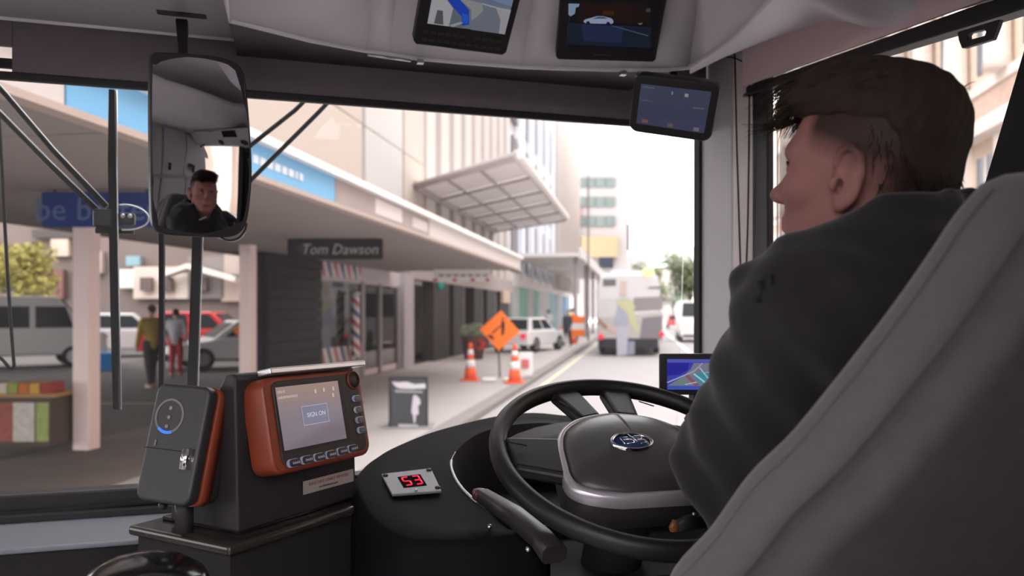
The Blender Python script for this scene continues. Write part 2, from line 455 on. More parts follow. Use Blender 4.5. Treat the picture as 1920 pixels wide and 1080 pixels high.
# overhead pod with two monitors: faceted, sloping up towards the cab roof
ZP = 2.31
low_px = [(432, 42), (583, 79), (686, 98), (730, 104), (782, 112), (860, 119), (978, 128), (1060, 131), (1165, 133), (1250, 133), (1292, 129), (1322, 112), (1375, 75), (1446, 0), (1500, -60)]
low = [WZ(x, y, ZP) for x, y in low_px]
nrm = [(-.06, -1), (-.03, -1), (0, -1), (0, -1), (.02, -1), (.02, -1), (-.10, -.99), (-.22, -.97), (-.23, -.97), (-.25, -.96), (-.35, -.93), (-.6, -.8), (-.9, -.4), (-.95, -.3), (-.95, -.3)]
top = [p + Vector((n[0], n[1], 0)).normalized() * .32 + UP * .29 for p, n in zip(low, nrm)]
pod = MB()
def facet(i0, i1):
    rows = []
    for i in range(i0, i1 + 1): rows.append([low[i].lerp(top[i], t) for t in (0, .33, .66, 1)])
    pod.grid(rows)
# panels between creases; shared crease vertices are doubled so that the creases stay sharp
for a, b in ((0, 2), (2, 3), (3, 6), (6, 7), (7, 10), (10, 14)): facet(a, b)
# left cheek down to the door cover
pod.add([low[0], top[0], top[0] + Vector((-.03, 0, 0)), low[0] + Vector((-.012, 0, .05))], [(0, 1, 2, 3)])
pod = pod.build('overhead_pod', m_panel, solid=-.004, flip=False)
tag(pod, 'moulded light grey overhead pod above windscreen carrying two monitors', 'overhead console')
MB().tube([p + UP * .004 for p in low], .006, 8).build('lip', M('lip_grey', (.66, .63, .65), .35), pod)
sof = MB()
sof.grid([[p + UP * .006, Vector((p.x, YW - .04, ZP + .035))] for p in low[:11]] , smooth=False)
sof.build('soffit', m_black, pod, flip=False)
# small fixings under the pod lip
for px, py in ((788, 114), (1168, 136), (1200, 137)):
    p = WZ(px, py + 2, ZP - .006); MB().box(p, (.014, .014, .008)).build('clip', m_steel, pod)
p = [WZ(690, 103, ZP - .004), WZ(770, 114, ZP - .004)]
MB().tube(p, .003, 6).build('rail', m_steel, pod)

# side cove over the driver's window: soft moulded shape with a drooping lobe
edge_px = [(1296, 132), (1330, 116), (1360, 102), (1418, 83), (1480, 61), (1535, 44), (1561, 38), (1590, 42), (1622, 50), (1654, 57), (1681, 54), (1720, 41), (1768, 26), (1870, 0), (1960, -30)]
edge = [WX(x, y, 1.12 + .05 * min(1, max(0, (x - 1296) / 120))) for x, y in edge_px]
inn_px = [(1292, 129), (1318, 114), (1340, 100), (1362, 84), (1395, 50), (1430, 17), (1446, 0), (1475, -20), (1520, -40), (1560, -60), (1600, -80), (1650, -110), (1700, -140), (1780, -190), (1860, -240)]
inn = [WZ(x, y, ZP) for x, y in inn_px[:7]] + [WZ(x, y, ZP + .03 * (k + 1)) for k, (x, y) in enumerate(inn_px[7:])]
cove = MB(); rows = []
for k, (a, b) in enumerate(zip(inn, edge)):
    sag = .012 if k < 6 else .03 * math.sin(min(1, (k - 5) / 4) * math.pi / 2)
    rows.append([a.lerp(b, t) + UP * (-sag * math.sin(math.pi * t) + (0.02 * math.sin(math.pi * t) if k in (6, 7) else 0)) for t in (0, .2, .4, .6, .8, 1)])
cove.grid(rows)
cove.grid([[b, b + UP * .02 + Vector((.012, 0, 0)), Vector((1.19, b.y, b.z + .14))] for b in edge])
cove = cove.build('side_cove', m_panel, flip=False, subsurf=1); tag(cove, 'soft moulded pale grey cove along roof edge above the driver', 'cove panel')

# right front pillar
xa = WY(1309, 400, YW).x
A = Vector((xa, YW, 0)); B = WX(1374, 400, 1.172); C_ = WX(1411, 400, 1.20)
def vprism(pts, z0, z1): return MB().prism([Vector((p[0], p[1], z0)) for p in pts], (0, 0, z1 - z0))
pil = struct(vprism([A, B, (1.25, B.y, 0), (1.25, YW, 0)], .7, ZC).build('trim_1', m_grey_trim, bevel=.008))
pil2 = struct(vprism([B, C_, (1.25, C_.y, 0), (1.25, B.y, 0)], .7, ZC).build('trim_2', m_beige, bevel=.004))
# two thin cables on the pillar
for pts, nm, lab in (([(1376, 60), (1378, 120), (1381, 250), (1386, 420), (1390, 560), (1392, 640)], 'cable', 'thin black cable hanging down middle of the beige pillar cover'),
                     ([(1404, 80), (1405, 180), (1404, 300), (1402, 420), (1399, 520), (1398, 640)], 'cable', 'thin black cable running beside the dark side window frame')):
    path = [WX(x, y, 1.158 if nm else 1.16) for x, y in pts]
    if pts[0][0] > 1400: path = [WX(x, y, 1.178) for x, y in pts]
    tag(MB().tube(catmull(path, 5), .0024, 6).build(nm, m_rubber), lab, 'cable')
tag(MB().tube(catmull([WX(1310, 128, 1.10), WX(1345, 111, 1.13), WX(1368, 107, 1.15), WX(1392, 115, 1.165), WX(1412, 124, 1.178)], 5), .0018, 6).build('wire', m_rubber), 'short thin wire looping from the roof pod to side window frame', 'wire')

# driver's side window
yA, yB = WX(1440, 300, XR - .01).y, WX(1411, 300, XR - .01).y
w2 = struct(MB().box((XR - .002, (yA + yB) / 2, 1.85), (.02, yB - yA, 1.3)).build('window_2', m_black, bevel=.004))
MB().box((XR + .012, (yA + .6) / 2, 1.83), (.005, yA - .6, 1.06)).build('glass_pane', m_sideglass, w2)
bt = [WX(1427, 157, XR - .015), WX(1652, 77, XR - .015), WX(1856, 6, XR - .015)]
bb = [WX(1420, 173, XR - .015), WX(1701, 89, XR - .015), WX(1920, 22, XR - .015)]
def lin(p, q, y): t = (y - p.y) / (q.y - p.y); return p.z + (q.z - p.z) * t
y0, y1 = .62, yB
MB().prism([(XR - .03, y1, lin(bt[0], bt[2], y1)), (XR - .03, y0, lin(bt[0], bt[2], y0)), (XR - .03, y0, lin(bb[1], bb[2], y0)), (XR - .03, y1, lin(bb[1], bb[2], y1) - .0)], (.04, 0, 0)).build('slide_rail', m_black, w2, bevel=.003)
MB().box((XR - .005, 1.15, 1.285), (.05, 1.2, .05)).build('bottom_rail', m_black, w2)
MB().prism([(XR - .02, .955, 2.30), (XR - .02, 1.315, 1.30), (XR - .02, .62, 1.30), (XR - .02, .62, 2.30)], (.03, 0, 0)).build('quarter_panel', m_blackm, w2)
q = WX(1402, 179, 1.18); MB().box(q, (.02, .012, .008)).build('catch', m_steel, w2)
q = WX(1411, 127, 1.18); MB().sphere(q, .004, 8, 6).build('catch', m_steel, w2)
# pull handle under the rail
hd = [WX(x, y, XR - .034) for x, y in ((1793, 62), (1802, 91), (1859, 74), (1873, 36), (1840, 30))]
cx = sum((p for p in hd), Vector()) / 5
slot = [WX(x, y, XR - .034) for x, y in ((1813, 66), (1814, 75), (1845, 67), (1848, 60), (1845, 55), (1816, 62))]
# ring between outer and inner outlines
outer = [WX(x, y, XR - .034) for x, y in ((1797, 76), (1803, 91), (1859, 74), (1866, 56), (1873, 36), (1794, 60))]
hm = MB(); vv = outer + slot; hm.add(vv + [p + Vector((.012, 0, 0)) for p in vv], [])
n = 6
for i in range(n):
    j = (i + 1) % n
    for o in (0, 12): hm.f.append((o + i, o + j, o + 6 + j, o + 6 + i))
    hm.f.append((i, j, 12 + j, 12 + i)); hm.f.append((6 + i, 6 + j, 18 + j, 18 + i))
hm.c = [None] * len(hm.f); hm.sm = [False] * len(hm.f)
hm.build('pull_handle', m_black, w2, bevel=.002)
sb = MB().prism([(XR - .04, yB, lin(bt[0], bt[2], yB)), (XR - .04, .6, lin(bt[0], bt[2], .6)), (XR - .04, .6, 2.57), (XR - .04, yB, 2.57)], (.006, 0, 0)).build('window_blind', m_pink)
tag(sb, 'pale pinkish roller blind over top of the side window', 'blind')

# windows behind the driver and on the door side (seen in the mirror, they light the cab)
def sidewin(name, x, ya, yb, za, zb):
    f = MB(); t = .035; xx = x - .02 if x > 0 else x + .02
    f.box((xx, (ya + yb) / 2, za + t / 2), (.04, yb - ya, t)); f.box((xx, (ya + yb) / 2, zb - t / 2), (.04, yb - ya, t))
    f.box((xx, ya + t / 2, (za + zb) / 2), (.04, t, zb - za - 2 * t)); f.box((xx, yb - t / 2, (za + zb) / 2), (.04, t, zb - za - 2 * t))
    o = struct(f.build(name, m_black))
    MB().box((x + (.025 if x > 0 else -.025), (ya + yb) / 2, (za + zb) / 2), (.006, yb - ya, zb - za)).build('glass_pane', m_sideglass, o)
sidewin('window_3', XR, -.55, .62, 1.30, 2.32); sidewin('window_4', XR, -2.4, -.75, 1.30, 2.32); sidewin('window_5', XR, -4.2, -2.6, 1.30, 2.32)
sidewin('door_1', XL, .78, 1.86, .40, 2.34); sidewin('window_6', XL, -1.1, .62, 1.16, 2.34); sidewin('window_7', XL, -3.0, -1.3, 1.16, 2.34); sidewin('window_8', XL, -6.0, -3.2, 1.16, 2.34)

# unseen fill lights added behind the cab to brighten its rear-facing surfaces
m_fill = M('fill_emitter', (.8, .8, .8), .5, emit=(1.0, .96, .97), estr=27.0)
for sx, nm in ((-.55, 'door side'), (.55, 'driver side')):
    la = thing('saloon_fill_light', 'long unseen fill light added under the saloon ceiling on the %s' % nm, 'fill light', (sx, -2.1, 2.55), 'saloon fill lights')
    MB().box((sx, -2.2, 2.565), (.30, 4.0, .03)).build('frame', m_grey_trim, la)
    MB().box((sx, -2.2, 2.545), (.26, 3.9, .012)).build('glow_panel', m_fill, la)

# front ledge on the door side and dark front panel under it
led = [WZ(x, y, 1.30) for x, y in ((272, 955), (0, 979), (-700, 1040))]
led2 = [WZ(x, y, 1.30) for x, y in ((-700, 1105), (0, 1030), (250, 1011), (520, 985))]
t3 = struct(MB().prism([led[1], led[2], led2[0], led2[1], led2[2], led2[3], WZ(520, 935, 1.30)], (0, 0, -.012)).build('trim_3', M('blue_grey_ledge', (.155, .165, .195), .42, var=.08, scale=5), bevel=.004))
yy = (led2[1].y + led2[2].y) / 2
struct(MB().box((-.55, yy + .03, .82), (1.3, .03, .94)).build('trim_4', m_blackm))
struct(MB().box((-.4, (YW + led[1].y) / 2, z_sill - .035), (1.6, YW - led[1].y + .04, .012)).build('trim_5', m_black))

# ------------------------------------------------------------------ wipers and washer hose outside the glass
YO = YW + .15
def wiper(name, label, blade_px, arms, hub, hose=None, bw=.017):
    p = [WY(x, y, YO) for x, y in blade_px]
    w = thing(name, label, 'wiper', p[-1], 'windscreen wipers')
    m = MB(); rings = []
    for i, q in enumerate(p):
        k = bw * (1.0 if 0 < i < len(p) - 1 else .75)
        rings.append([q + Vector((a * k / 2, b * .012, 0)) for a, b in ((-1, -1), (1, -1), (1, 1), (-1, 1))])
    m.loft(rings, smooth=False); m.build('blade', m_blackm, w)
    MB().tube([q + Vector((bw * .62, -.008, 0)) for q in p], .0022, 6).build('blade_spine', m_steel, w)
    for a in arms:
        ap = [WY(x, y, YO + .02) for x, y in a]
        MB().tube(ap, [.006] * (len(ap) - 1) + [.008], 8).build('arm', m_black, w)
        MB().tube([q + Vector((.004, -.004, .005)) for q in ap], .0016, 5).build('arm_highlight_rod', m_steel, w)
    h = WY(*hub, YO)
    hb = MB().box(h + Vector((-.012, 0, 0)), (.045, .03, .045)).build('hub', m_black, w, bevel=.006)
    MB().box(h + Vector((.040, 0, 0)), (.036, .026, .03)).build('bracket', m_black, w, bevel=.005)
    for dx in (.032, .048): MB().sphere(h + Vector((dx, -.014, .006)), .006, 10, 6).build('bolt', m_steel, w)
    MB().tube([h + Vector((-.03, 0, -.03)), h + Vector((.055, 0, -.03))], .007, 8).build('pivot_pin', m_black, w)
    if hose: MB().tube(catmull([WY(x, y, YO - .01) for x, y in hose], 6), .0022, 6).build('hose', m_steel, w)
wiper('windscreen_wiper', 'black wiper with long vertical blade at far left of windscreen',
      [(211, 170), (211, 300), (213, 430), (216, 600), (219, 767)],
      [[(-70, 90), (12, 180), (100, 283), (200, 388)], [(-80, 130), (0, 214), (90, 305), (190, 402)]], (205, 410),
      [(222, 384), (245, 385), (268, 394), (279, 408), (272, 422), (250, 430), (228, 431)])
wiper('windscreen_wiper', 'black wiper with blade hanging below the interior mirror',
      [(372, 200), (371, 330), (370, 440), (366, 560), (361, 716), (359, 760)],
      [[(640, 165), (598, 210), (472, 336), (385, 418)], [(600, 160), (553, 207), (472, 271), (372, 360)]], (372, 415),
      [(382, 436), (400, 441), (432, 452), (452, 445), (461, 425), (455, 405)], .022)
tag(MB().tube(catmull([WY(x, y, YO + .12) for x, y in ((-14, 60), (-6, 170), (2, 280), (9, 420), (17, 560), (25, 668), (26, 686), (19, 691), (2, 672), (-40, 640))], 6), .0042, 8).build('washer_hose', m_rubber),
    'thin black hose hanging in a long bend at left edge of view', 'hose')
# ================================================================== dashboard
def DP(px, py, up=0.0):
    d = .62 * FPX / (py - 585 + .2 * FPX); return W(px, py, d) + UP * up
outer_px = [(1010, 985), (985, 994), (905, 1007), (820, 1009), (764, 1005), (705, 970), (678, 925), (674, 896), (690, 872), (712, 855), (740, 839), (800, 814), (870, 794), (935, 780), (1000, 774), (1070, 780), (1190, 788), (1300, 802), (1420, 822), (1560, 850)]
inner_px = [(960, 990), (930, 968), (908, 953), (892, 941), (880, 930), (868, 918), (857, 903), (850, 889), (846, 875), (847, 862), (854, 848), (876, 826), (905, 810), (945, 799), (1010, 793), (1090, 797), (1190, 806), (1300, 820), (1420, 840), (1560, 868)]
outer = [DP(*p) for p in outer_px]; inner = [DP(*p) for p in inner_px]
mid_r = sum(outer, Vector()) / len(outer)
dash = MB()
so = catmull(outer, 4); si = catmull(inner, 4)
rows = []
for o, i in zip(so, si):
    out_dir = (o - i); out_dir.z = 0; out_dir.normalize()
    rows.append([o + out_dir * .022 - UP * .35, o + out_dir * .02 - UP * .06, o + out_dir * .016 - UP * .018, o + out_dir * .006 - UP * .004, o, o.lerp(i, .33) - UP * .004, o.lerp(i, .66) - UP * .004, i])
dash.grid(rows)
dash = dash.build('dashboard', m_cab_dark, flip=False); tag(dash, 'curved black dashboard shell around the steering column', 'dashboard')
rec = MB(); rec.grid([[i, i - UP * .012 + (mid_r - i).normalized() * .004, i - UP * .14 + Vector((.04, 0, 0))] for i in si])
rec.build('binnacle_wall', m_blackm, dash, flip=False)
MB().tube([p + UP * .001 for p in catmull([DP(*p) for p in inner_px[2:11]], 6)], [.0008] * 6 + [.0026] * 36 + [.0008] * 7, 6).build('binnacle_lip', M('lip_edge', (.55, .55, .58), .3), dash)
MB().box((.75, 1.50, 1.30), (.8, .6, .02)).build('binnacle_floor', m_blackm, dash)
MB().box((.62, 1.62, .95), (1.16, .3, .8)).build('front_panel', m_blackm, dash, bevel=.01)
# dark round gauge pod inside the binnacle
MB().lathe([(.034, 0), (.034, .012), (.030, .018), (.012, .02), (.001, .02)], DP(880, 925, -.045), (0, -.25, 1), 24).build('gauge_pod', M('smoky_gauge', (.05, .045, .045), .25), dash)
hood = []
for k in range(13):
    a = math.pi * k / 12
    p = Vector((.64 + .20 * math.cos(a), 1.60, 1.44 + .075 * math.sin(a))); hood.append([p, p + Vector((0, -.16, -.015))])
MB().grid(hood).build('cluster_hood', m_blackm, dash, solid=.008)
for px, py in ((918, 990), (990, 1030)):
    MB().sphere(DP(px, py, .002) if py < 1000 else W(px, py, 1.19), .0045, 10, 6).build('bolt', m_steel, dash)

# speed read-out plate
cs = [DP(x, y, .004) for x, y in ((715, 893), (808, 882), (828, 925), (735, 932))]
sp = thing('speed_display', 'small metal plate with glowing red digits 53 on the dashboard', 'display', sum(cs, Vector()) / 4)
nrm_ = (cs[1] - cs[0]).cross(cs[3] - cs[0]).normalized(); nrm_ = nrm_ if nrm_.z > 0 else -nrm_
m_alu = M('dull_aluminium', (.20, .20, .22), .5, .25, spec=.3, var=.1, scale=60)
MB().prism([p - nrm_ * .004 for p in cs], nrm_ * .005).build('plate', m_alu, sp, bevel=.0015)
def bil(q, a, b): return q[0].lerp(q[1], a).lerp(q[3].lerp(q[2], a), b)
win_q = [bil(cs, .27, .26), bil(cs, .73, .24), bil(cs, .76, .74), bil(cs, .29, .76)]
MB().prism([p + nrm_ * .0004 for p in win_q], nrm_ * .0014).build('window', M('display_black', (.004, .002, .002), .8, spec=.02), sp)
m_red = M('red_led', (.2, .0, .0), .5, emit=(1.0, .02, .07), estr=1.0)
def seg7(q, a0, a1, segs):
    P = lambda u, v: bil(q, a0 + (a1 - a0) * u, .86 - .72 * v) + nrm_ * .0022
    bars = {'a': ((.12, 1), (.88, 1)), 'd': ((.12, 0), (.88, 0)), 'g': ((.12, .5), (.88, .5)), 'b': ((.94, .95), (.94, .55)), 'c': ((.94, .45), (.94, .05)), 'f': ((.06, .95), (.06, .55)), 'e': ((.06, .45), (.06, .05))}
    m = MB()
    for s_ in segs: m.tube([P(*bars[s_][0]), P(*bars[s_][1])], .0017, 5)
    m.build('digit', m_red, sp)
seg7(win_q, .12, .42, 'afgcd'); seg7(win_q, .58, .88, 'abgcd')
for a, b in ((.06, .12), (.94, .1), (.95, .88)):
    MB().lathe([(.0052, 0), (.0052, .003), (.003, .0045), (.0005, .0045)], bil(cs, a, b), nrm_, 12).build('screw', m_black, sp)
MB().sphere(bil(cs, .5, .92) + nrm_ * .002, .003, 8, 6).build('screw', m_steel, sp)

# ================================================================== steering wheel
CW = Vector((.573, 1.189, 1.513)); TT = .435
wu = Vector((1, 0, 0)); wv = Vector((0, math.cos(TT), math.sin(TT))); wn_ = wu.cross(wv)
def wl2(px, py, h=0.0):
    p = WP(px, py, CW + wn_ * h, wn_) - CW; return (p.dot(wu), p.dot(wv))
def wp(u, v, h=0.0): return CW + wu * u + wv * v + wn_ * h
sw = thing('steering_wheel', 'large black four-spoke bus steering wheel with silver hub trim', 'steering wheel', CW - wn_ * .02)
m_leather = M('black_wheel_rim', (.012, .0105, .0108), .42, spec=.32, var=.15, scale=80, bump=.08, bscale=1200)
m_pad = M('grey_black_hub_pad', (.045, .040, .042), .36, var=.06, scale=20, bump=.04, bscale=900)
m_trim = M('satin_silver_trim', (.55, .52, .55), .3, .6)
RM = .2255; rings = []
for k in range(96):
    a = 2 * math.pi * k / 96; c, s = math.cos(a), math.sin(a)
    ring = []
    for j in range(14):
        b = 2 * math.pi * j / 14; ring.append(wp(c * (RM + .0145 * math.cos(b)), s * (RM + .0145 * math.cos(b)), .0165 * math.sin(b)))
    rings.append(ring)
MB().loft(rings, close=True).build('rim', m_leather, sw)
half = [(1185, 772), (1130, 774), (1085, 783), (1060, 796), (1046, 814), (1044, 836), (1050, 866), (1060, 900), (1080, 918), (1120, 929), (1190, 936)]
hl = [wl2(x, y, .012) for x, y in half]; uc = (hl[0][0] + hl[-1][0]) / 2 + .004
outl = catmull([Vector((u, v, 0)) for u, v in hl], 4)
outl = [Vector((min(p.x, uc), p.y, 0)) for p in outl]
full = outl[:-1] + [Vector((2 * uc - p.x, p.y, 0)) for p in reversed(outl)][:-1]
cen = Vector((uc, sum(p.y for p in full) / len(full), 0))
def sc(f, h): return [wp(cen.x + (p.x - cen.x) * f, cen.y + (p.y - cen.y) * f, h) for p in full]
MB().loft([sc(.985, -.010), sc(1.0, .002), sc(.99, .011), sc(.925, .0145), sc(.905, .008)], caps=False).build('hub_trim', m_trim, sw)
MB().loft([sc(.96, -.05), sc(.915, .002), sc(.905, .010), sc(.86, .019), sc(.7, .027), sc(.4, .032), sc(.1, .033)], caps=True).build('hub_pad', m_pad, sw)
def spoke(px4, h0=.012, h1=-.012):
    q = [wl2(x, y) for x, y in px4]; r = []
    m = MB(); top_ = [wp(u, v, h0 if k in (1, 2) else .006) for k, (u, v) in enumerate(q)]
    m.prism(top_, wn_ * (h1 - h0)); m.build('spoke', m_leather, sw, bevel=.009, seg=4)
    qm = [(2 * uc - u, v) for u, v in q]
    m = MB(); m.prism([wp(u, v, h0 if k in (1, 2) else .006) for k, (u, v) in enumerate(qm)], wn_ * (h1 - h0)); m.build('spoke', m_leather, sw, bevel=.009, seg=4)
spoke([(940, 822), (1050, 830), (1066, 905), (962, 880)])
spoke([(1030, 738), (1090, 796), (1128, 788), (1082, 733)])
# stitching seams where the grip material changes
for px, py, px2, py2 in ((945, 826, 988, 836), (1048, 752, 1072, 766), (1198, 752, 1226, 762)):
    a, b = wl2(px, py, .013), wl2(px2, py2, .013); MB().tube([wp(*a, .0125), wp(*b, .0135)], .0012, 5).build('seam', m_black, sw)
# oval emblem
eu, ev = wl2(1185, 828, .034); e_ru = .0365; e_rv = .0245
def ering(ru, rv, h): return [wp(eu + ru * math.cos(2 * math.pi * k / 40), ev + rv * math.sin(2 * math.pi * k / 40), h) for k in range(40)]
em = MB().loft([ering(e_ru, e_rv, .024), ering(e_ru, e_rv, .036), ering(e_ru * .93, e_rv * .91, .038), ering(e_ru * .86, e_rv * .82, .035)], caps=False).build('emblem', m_chrome, sw); em['label'] = 'blue oval emblem with chrome ring'
MB().loft([ering(e_ru * .88, e_rv * .85, .033), ering(e_ru * .5, e_rv * .5, .0358), ering(.001, .001, .0362)], caps=False).build('emblem_field', M('emblem_blue', (.008, .035, .13), .15, coat=.6), em)
def eline(pts, r=.0008): MB().tube([wp(eu + a * e_ru, ev + b * e_rv, .0368) for a, b in pts], r, 6).build('emblem_stroke', m_chrome, em)
eline([(-.52, .30), (-.46, -.40)]); eline([(-.40, .12), (-.05, .14), (.06, .0), (.02, -.3), (-.38, -.36)]); eline([(-.02, .72), (.22, -.20)])
eline([(.2, .5), (.48, .46), (.55, .25), (.45, .08), (.26, .06)]); eline([(.3, .04), (.58, .02), (.62, -.3), (.28, -.42)])
MB().tube([wp(*wl2(1163, 797, .03), .031), wp(*wl2(1174, 797, .03), .031)], .001, 5).build('pad_mark', m_black, sw)
MB().lathe([(.06, -.02), (.055, -.08), (.05, -.30), (.05, -.42)], CW, wn_, 20).build('column', m_blackm, sw)

# stalk lever to the left under the wheel
lv = thing('stalk_lever', 'dark flat stalk lever with reddish tip below left of steering wheel', 'lever', W(905, 940, 1.34))
pa, pb, pc = W(905, 930, 1.36), W(965, 968, 1.27), W(1015, 1010, 1.2)
def slab(path, ws, hs):
    r = []
    for i, p in enumerate(path):
        t = (path[min(i + 1, len(path) - 1)] - path[max(0, i - 1)]).normalized(); sd = t.cross(UP).normalized(); nu = sd.cross(t)
        r.append([p + sd * (x * ws[i]) + nu * (y * hs[i]) for x, y in ((-1, -.6), (-.7, -1), (.7, -1), (1, -.6), (1, .6), (.7, 1), (-.7, 1), (-1, .6))])
    return MB().loft(r)
slab([pa, pb, pc, W(1040, 1040, 1.16)], [.012, .015, .017, .02], [.012, .014, .014, .014]).build('handle', m_black, lv)
slab([W(893, 925, 1.375), pa], [.009, .012], [.009, .011]).build('tip', M('dull_red_tip', (.10, .022, .02), .35), lv)
MB().tube([W(1003, 985, 1.25), W(1026, 986, 1.25)], .0012, 5).build('pin', m_steel, lv)
MB().tube(catmull([W(x, y, 1.22) for x, y in ((1008, 996), (1015, 1000), (1020, 996), (1027, 1001), (1034, 997))], 4), .0016, 5).build('spring', m_steel, lv)
rl = thing('stalk_lever', 'small dark stalk with orange-brown tip at lower right of wheel', 'lever', W(1270, 985, 1.15))
slab([W(1268, 988, 1.16), W(1292, 978, 1.17), W(1330, 975, 1.2)], [.006, .008, .01], [.008, .010, .010]).build('handle', m_black, rl)
slab([W(1257, 993, 1.155), W(1268, 986, 1.16)], [.003, .006], [.004, .010]).build('tip', M('amber_tip', (.22, .09, .03), .4), rl)
MB().sphere(W(1301, 964, 1.17), .003, 8, 6).build('screw', m_steel, rl)

# sat-nav unit with map
gU, gV, gN = frame(RIGHT * .985 - FWD * .1, UP)
gC = W(1306, 702, 1.62)
gp_ = thing('navigation_screen', 'small black navigation unit with blue street map behind steering wheel', 'screen', gC - UP * .12)
MB().rrect(gC, gU, gV, .148, .084, .005, .02).build('case', m_black, gp_, bevel=.002)
LM = []
hw, hh = .059, .031
def nz(u, v): return (u * hw, v * hh)
LM.append(((.035, .05, .36), [nz(-1, -1), nz(1, -1), nz(1, 1), nz(-1, 1)]))
LM.append(((.02, .018, .28), [nz(-1, -.1), nz(-.55, .0), nz(-.3, .3), nz(-.25, .75), nz(-1, .75)]))
LM.append(((.17, .17, .24), [nz(-1, -.75), nz(-.5, -.2), nz(-.2, .35), nz(-.1, .75), nz(1, .75), nz(1, -.75)]))
LM.append(((.14, .20, .20), [nz(-.95, -.75), nz(-.4, -.25), nz(-.3, -.75)]))
LM.append(((.05, .22, .30), [nz(.0, .1), nz(.35, .2), nz(.6, -.3), nz(.2, -.7), nz(-.1, -.2)]))
LM.append(((.20, .09, .10), [nz(-.4, -.1), nz(-.3, -.0), nz(.1, -.7), nz(-.05, -.75)]))
def road(a, b, w, c): 
    d = Vector((b[0] - a[0], b[1] - a[1], 0)); d.normalize(); o = (-d.y * w, d.x * w)
    return (c, [nz(a[0] + o[0], a[1] + o[1]), nz(b[0] + o[0], b[1] + o[1]), nz(b[0] - o[0], b[1] - o[1]), nz(a[0] - o[0], a[1] - o[1])])
LM += [road((-1, -.55), (-.1, .2), .035, (.34, .34, .45)), road((-.1, .2), (.2, .75), .03, (.30, .30, .42)), road((-.1, .05), (.35, -.62), .04, (.30, .55, .62)), road((.1, .45), (.45, -.4), .025, (.35, .45, .55)), road((.2, .1), (.9, .3), .02, (.35, .38, .46)), road((-.4, -.66), (.0, -.5), .03, (.4, .42, .55)), road((.5, .65), (.75, -.2), .04, (.32, .10, .14))]
LM.append(((.05, .08, .42), [nz(-1, -1), nz(1, -1), nz(1, -.75), nz(-1, -.75)])); LM.append(((.08, .09, .38), [nz(-1, .78), nz(1, .78), nz(1, 1), nz(-1, 1)]))
LM = [(c, [p for p in pts]) for c, pts in LM]
m_screen = mat_print('screen_print', emit=.95, rough=.15)
MB().box(gC - UP * .085 - gN * .015, (.02, .02, .09)).build('mount', m_black, gp_)
picture('map_screen', gC + gN * .001, gU, gV, LM, m_screen, gp_)

# ================================================================== ticket machine on its pedestal
ZT = 1.40
F_, R_, L_ = WZ(430, 1025, ZT), WZ(742, 925, ZT), WZ(247, 983, ZT)
e1 = (R_ - F_); l1 = e1.length; e1.normalize(); e2 = Vector((-e1.y, e1.x, 0)); l2 = (L_ - F_).dot(e2)
def T(a, b, z): return F_ + e1 * a + e2 * b + UP * (z - ZT)
ped = thing('ticket_pedestal', 'black pedestal with glossy-edged top carrying the ticket machine', 'pedestal', T(l1 / 2, l2 / 2, .36))
MB().prism([T(0, 0, ZT - .016), T(l1, 0, ZT - .016), T(l1, l2, ZT - .016), T(0, l2, ZT - .016)], (0, 0, .016)).build('top', M('brown_black_edge', (.030, .024, .021), .22, var=.2), ped, bevel=.006, seg=3)
MB().prism([T(.05, .035, ZT), T(l1 - .02, .035, ZT), T(l1 - .02, l2 - .02, ZT), T(.05, l2 - .02, ZT)], (0, 0, .007)).build('mounting_plate', m_gloss, ped, bevel=.002)
MB().loft([[T(.012, .012, ZT - .016), T(l1 - .012, .012, ZT - .016), T(l1 - .012, l2 - .012, ZT - .016), T(.012, l2 - .012, ZT - .016)], [T(-.01, -.01, .36), T(l1 + .05, -.01, .36), T(l1 + .05, l2, .36), T(-.01, l2, .36)]], smooth=False).build('body', m_blackm, ped)

lean = math.radians(11.5)
A_ = WZ(446, 1000, ZT + .007); a0 = (A_ - F_).dot(e1); b0 = (A_ - F_).dot(e2)
B_ = WZ(681, 934, ZT + .007); a1 = (B_ - F_).dot(e1)
fV = (UP * math.cos(lean) + e2 * math.sin(lean)).normalized(); fN = e1.cross(fV)
HH = .247
tm = thing('ticket_machine', 'black ticket machine with orange framed touch screen on the pedestal', 'ticket machine', T((a0 + a1) / 2, b0 + .06, ZT + .007))
prof = [(0, 0), (.006, HH - .006), (.012, HH), (.030, HH - .003), (.042, HH - .022), (.052, .17), (.10, .06), (.155, .035), (.16, 0)]
def hp(a, q): return F_ + e1 * a + e2 * (b0 + q[0]) + UP * (.007 + q[1])
MB().prism([hp(a0, q) for q in prof], e1 * (a1 - a0)).build('housing', m_black, tm, bevel=.006, seg=3)
A2_ = A_ - e2 * .046
hf = lambda px, py, o=0.0: WP(px, py, A2_ + fN * o, fN)
fN0 = e1.cross(UP)
hv = lambda px, py, o=0.0: WP(px, py, A_ + fN0 * o, fN0)
O_ = hf(590, 790)
def loc2(px, py, o): p = hf(px, py, o) - O_; return p.dot(e1), p.dot(fV)
def rect_from(px4, o):
    q = [loc2(x, y, o) for x, y in px4]; uu = ((q[0][0] + q[3][0]) / 2, (q[1][0] + q[2][0]) / 2); vv_ = ((q[2][1] + q[3][1]) / 2, (q[0][1] + q[1][1]) / 2)
    return (uu[0] + uu[1]) / 2, (vv_[0] + vv_[1]) / 2, uu[1] - uu[0], vv_[1] - vv_[0]
def onf(u, v, o): return O_ + e1 * u + fV * v + fN * o
m_orange = M('burnt_orange_plastic', (.185, .032, .012), .42, var=.06, scale=30, bump=.03, bscale=900)
m_brown = M('dark_brown_face', (.028, .019, .016), .5, var=.08)
cu_, cv_, cw_, ch_ = rect_from([(484, 712), (675, 690), (692, 848), (516, 897)], .03)
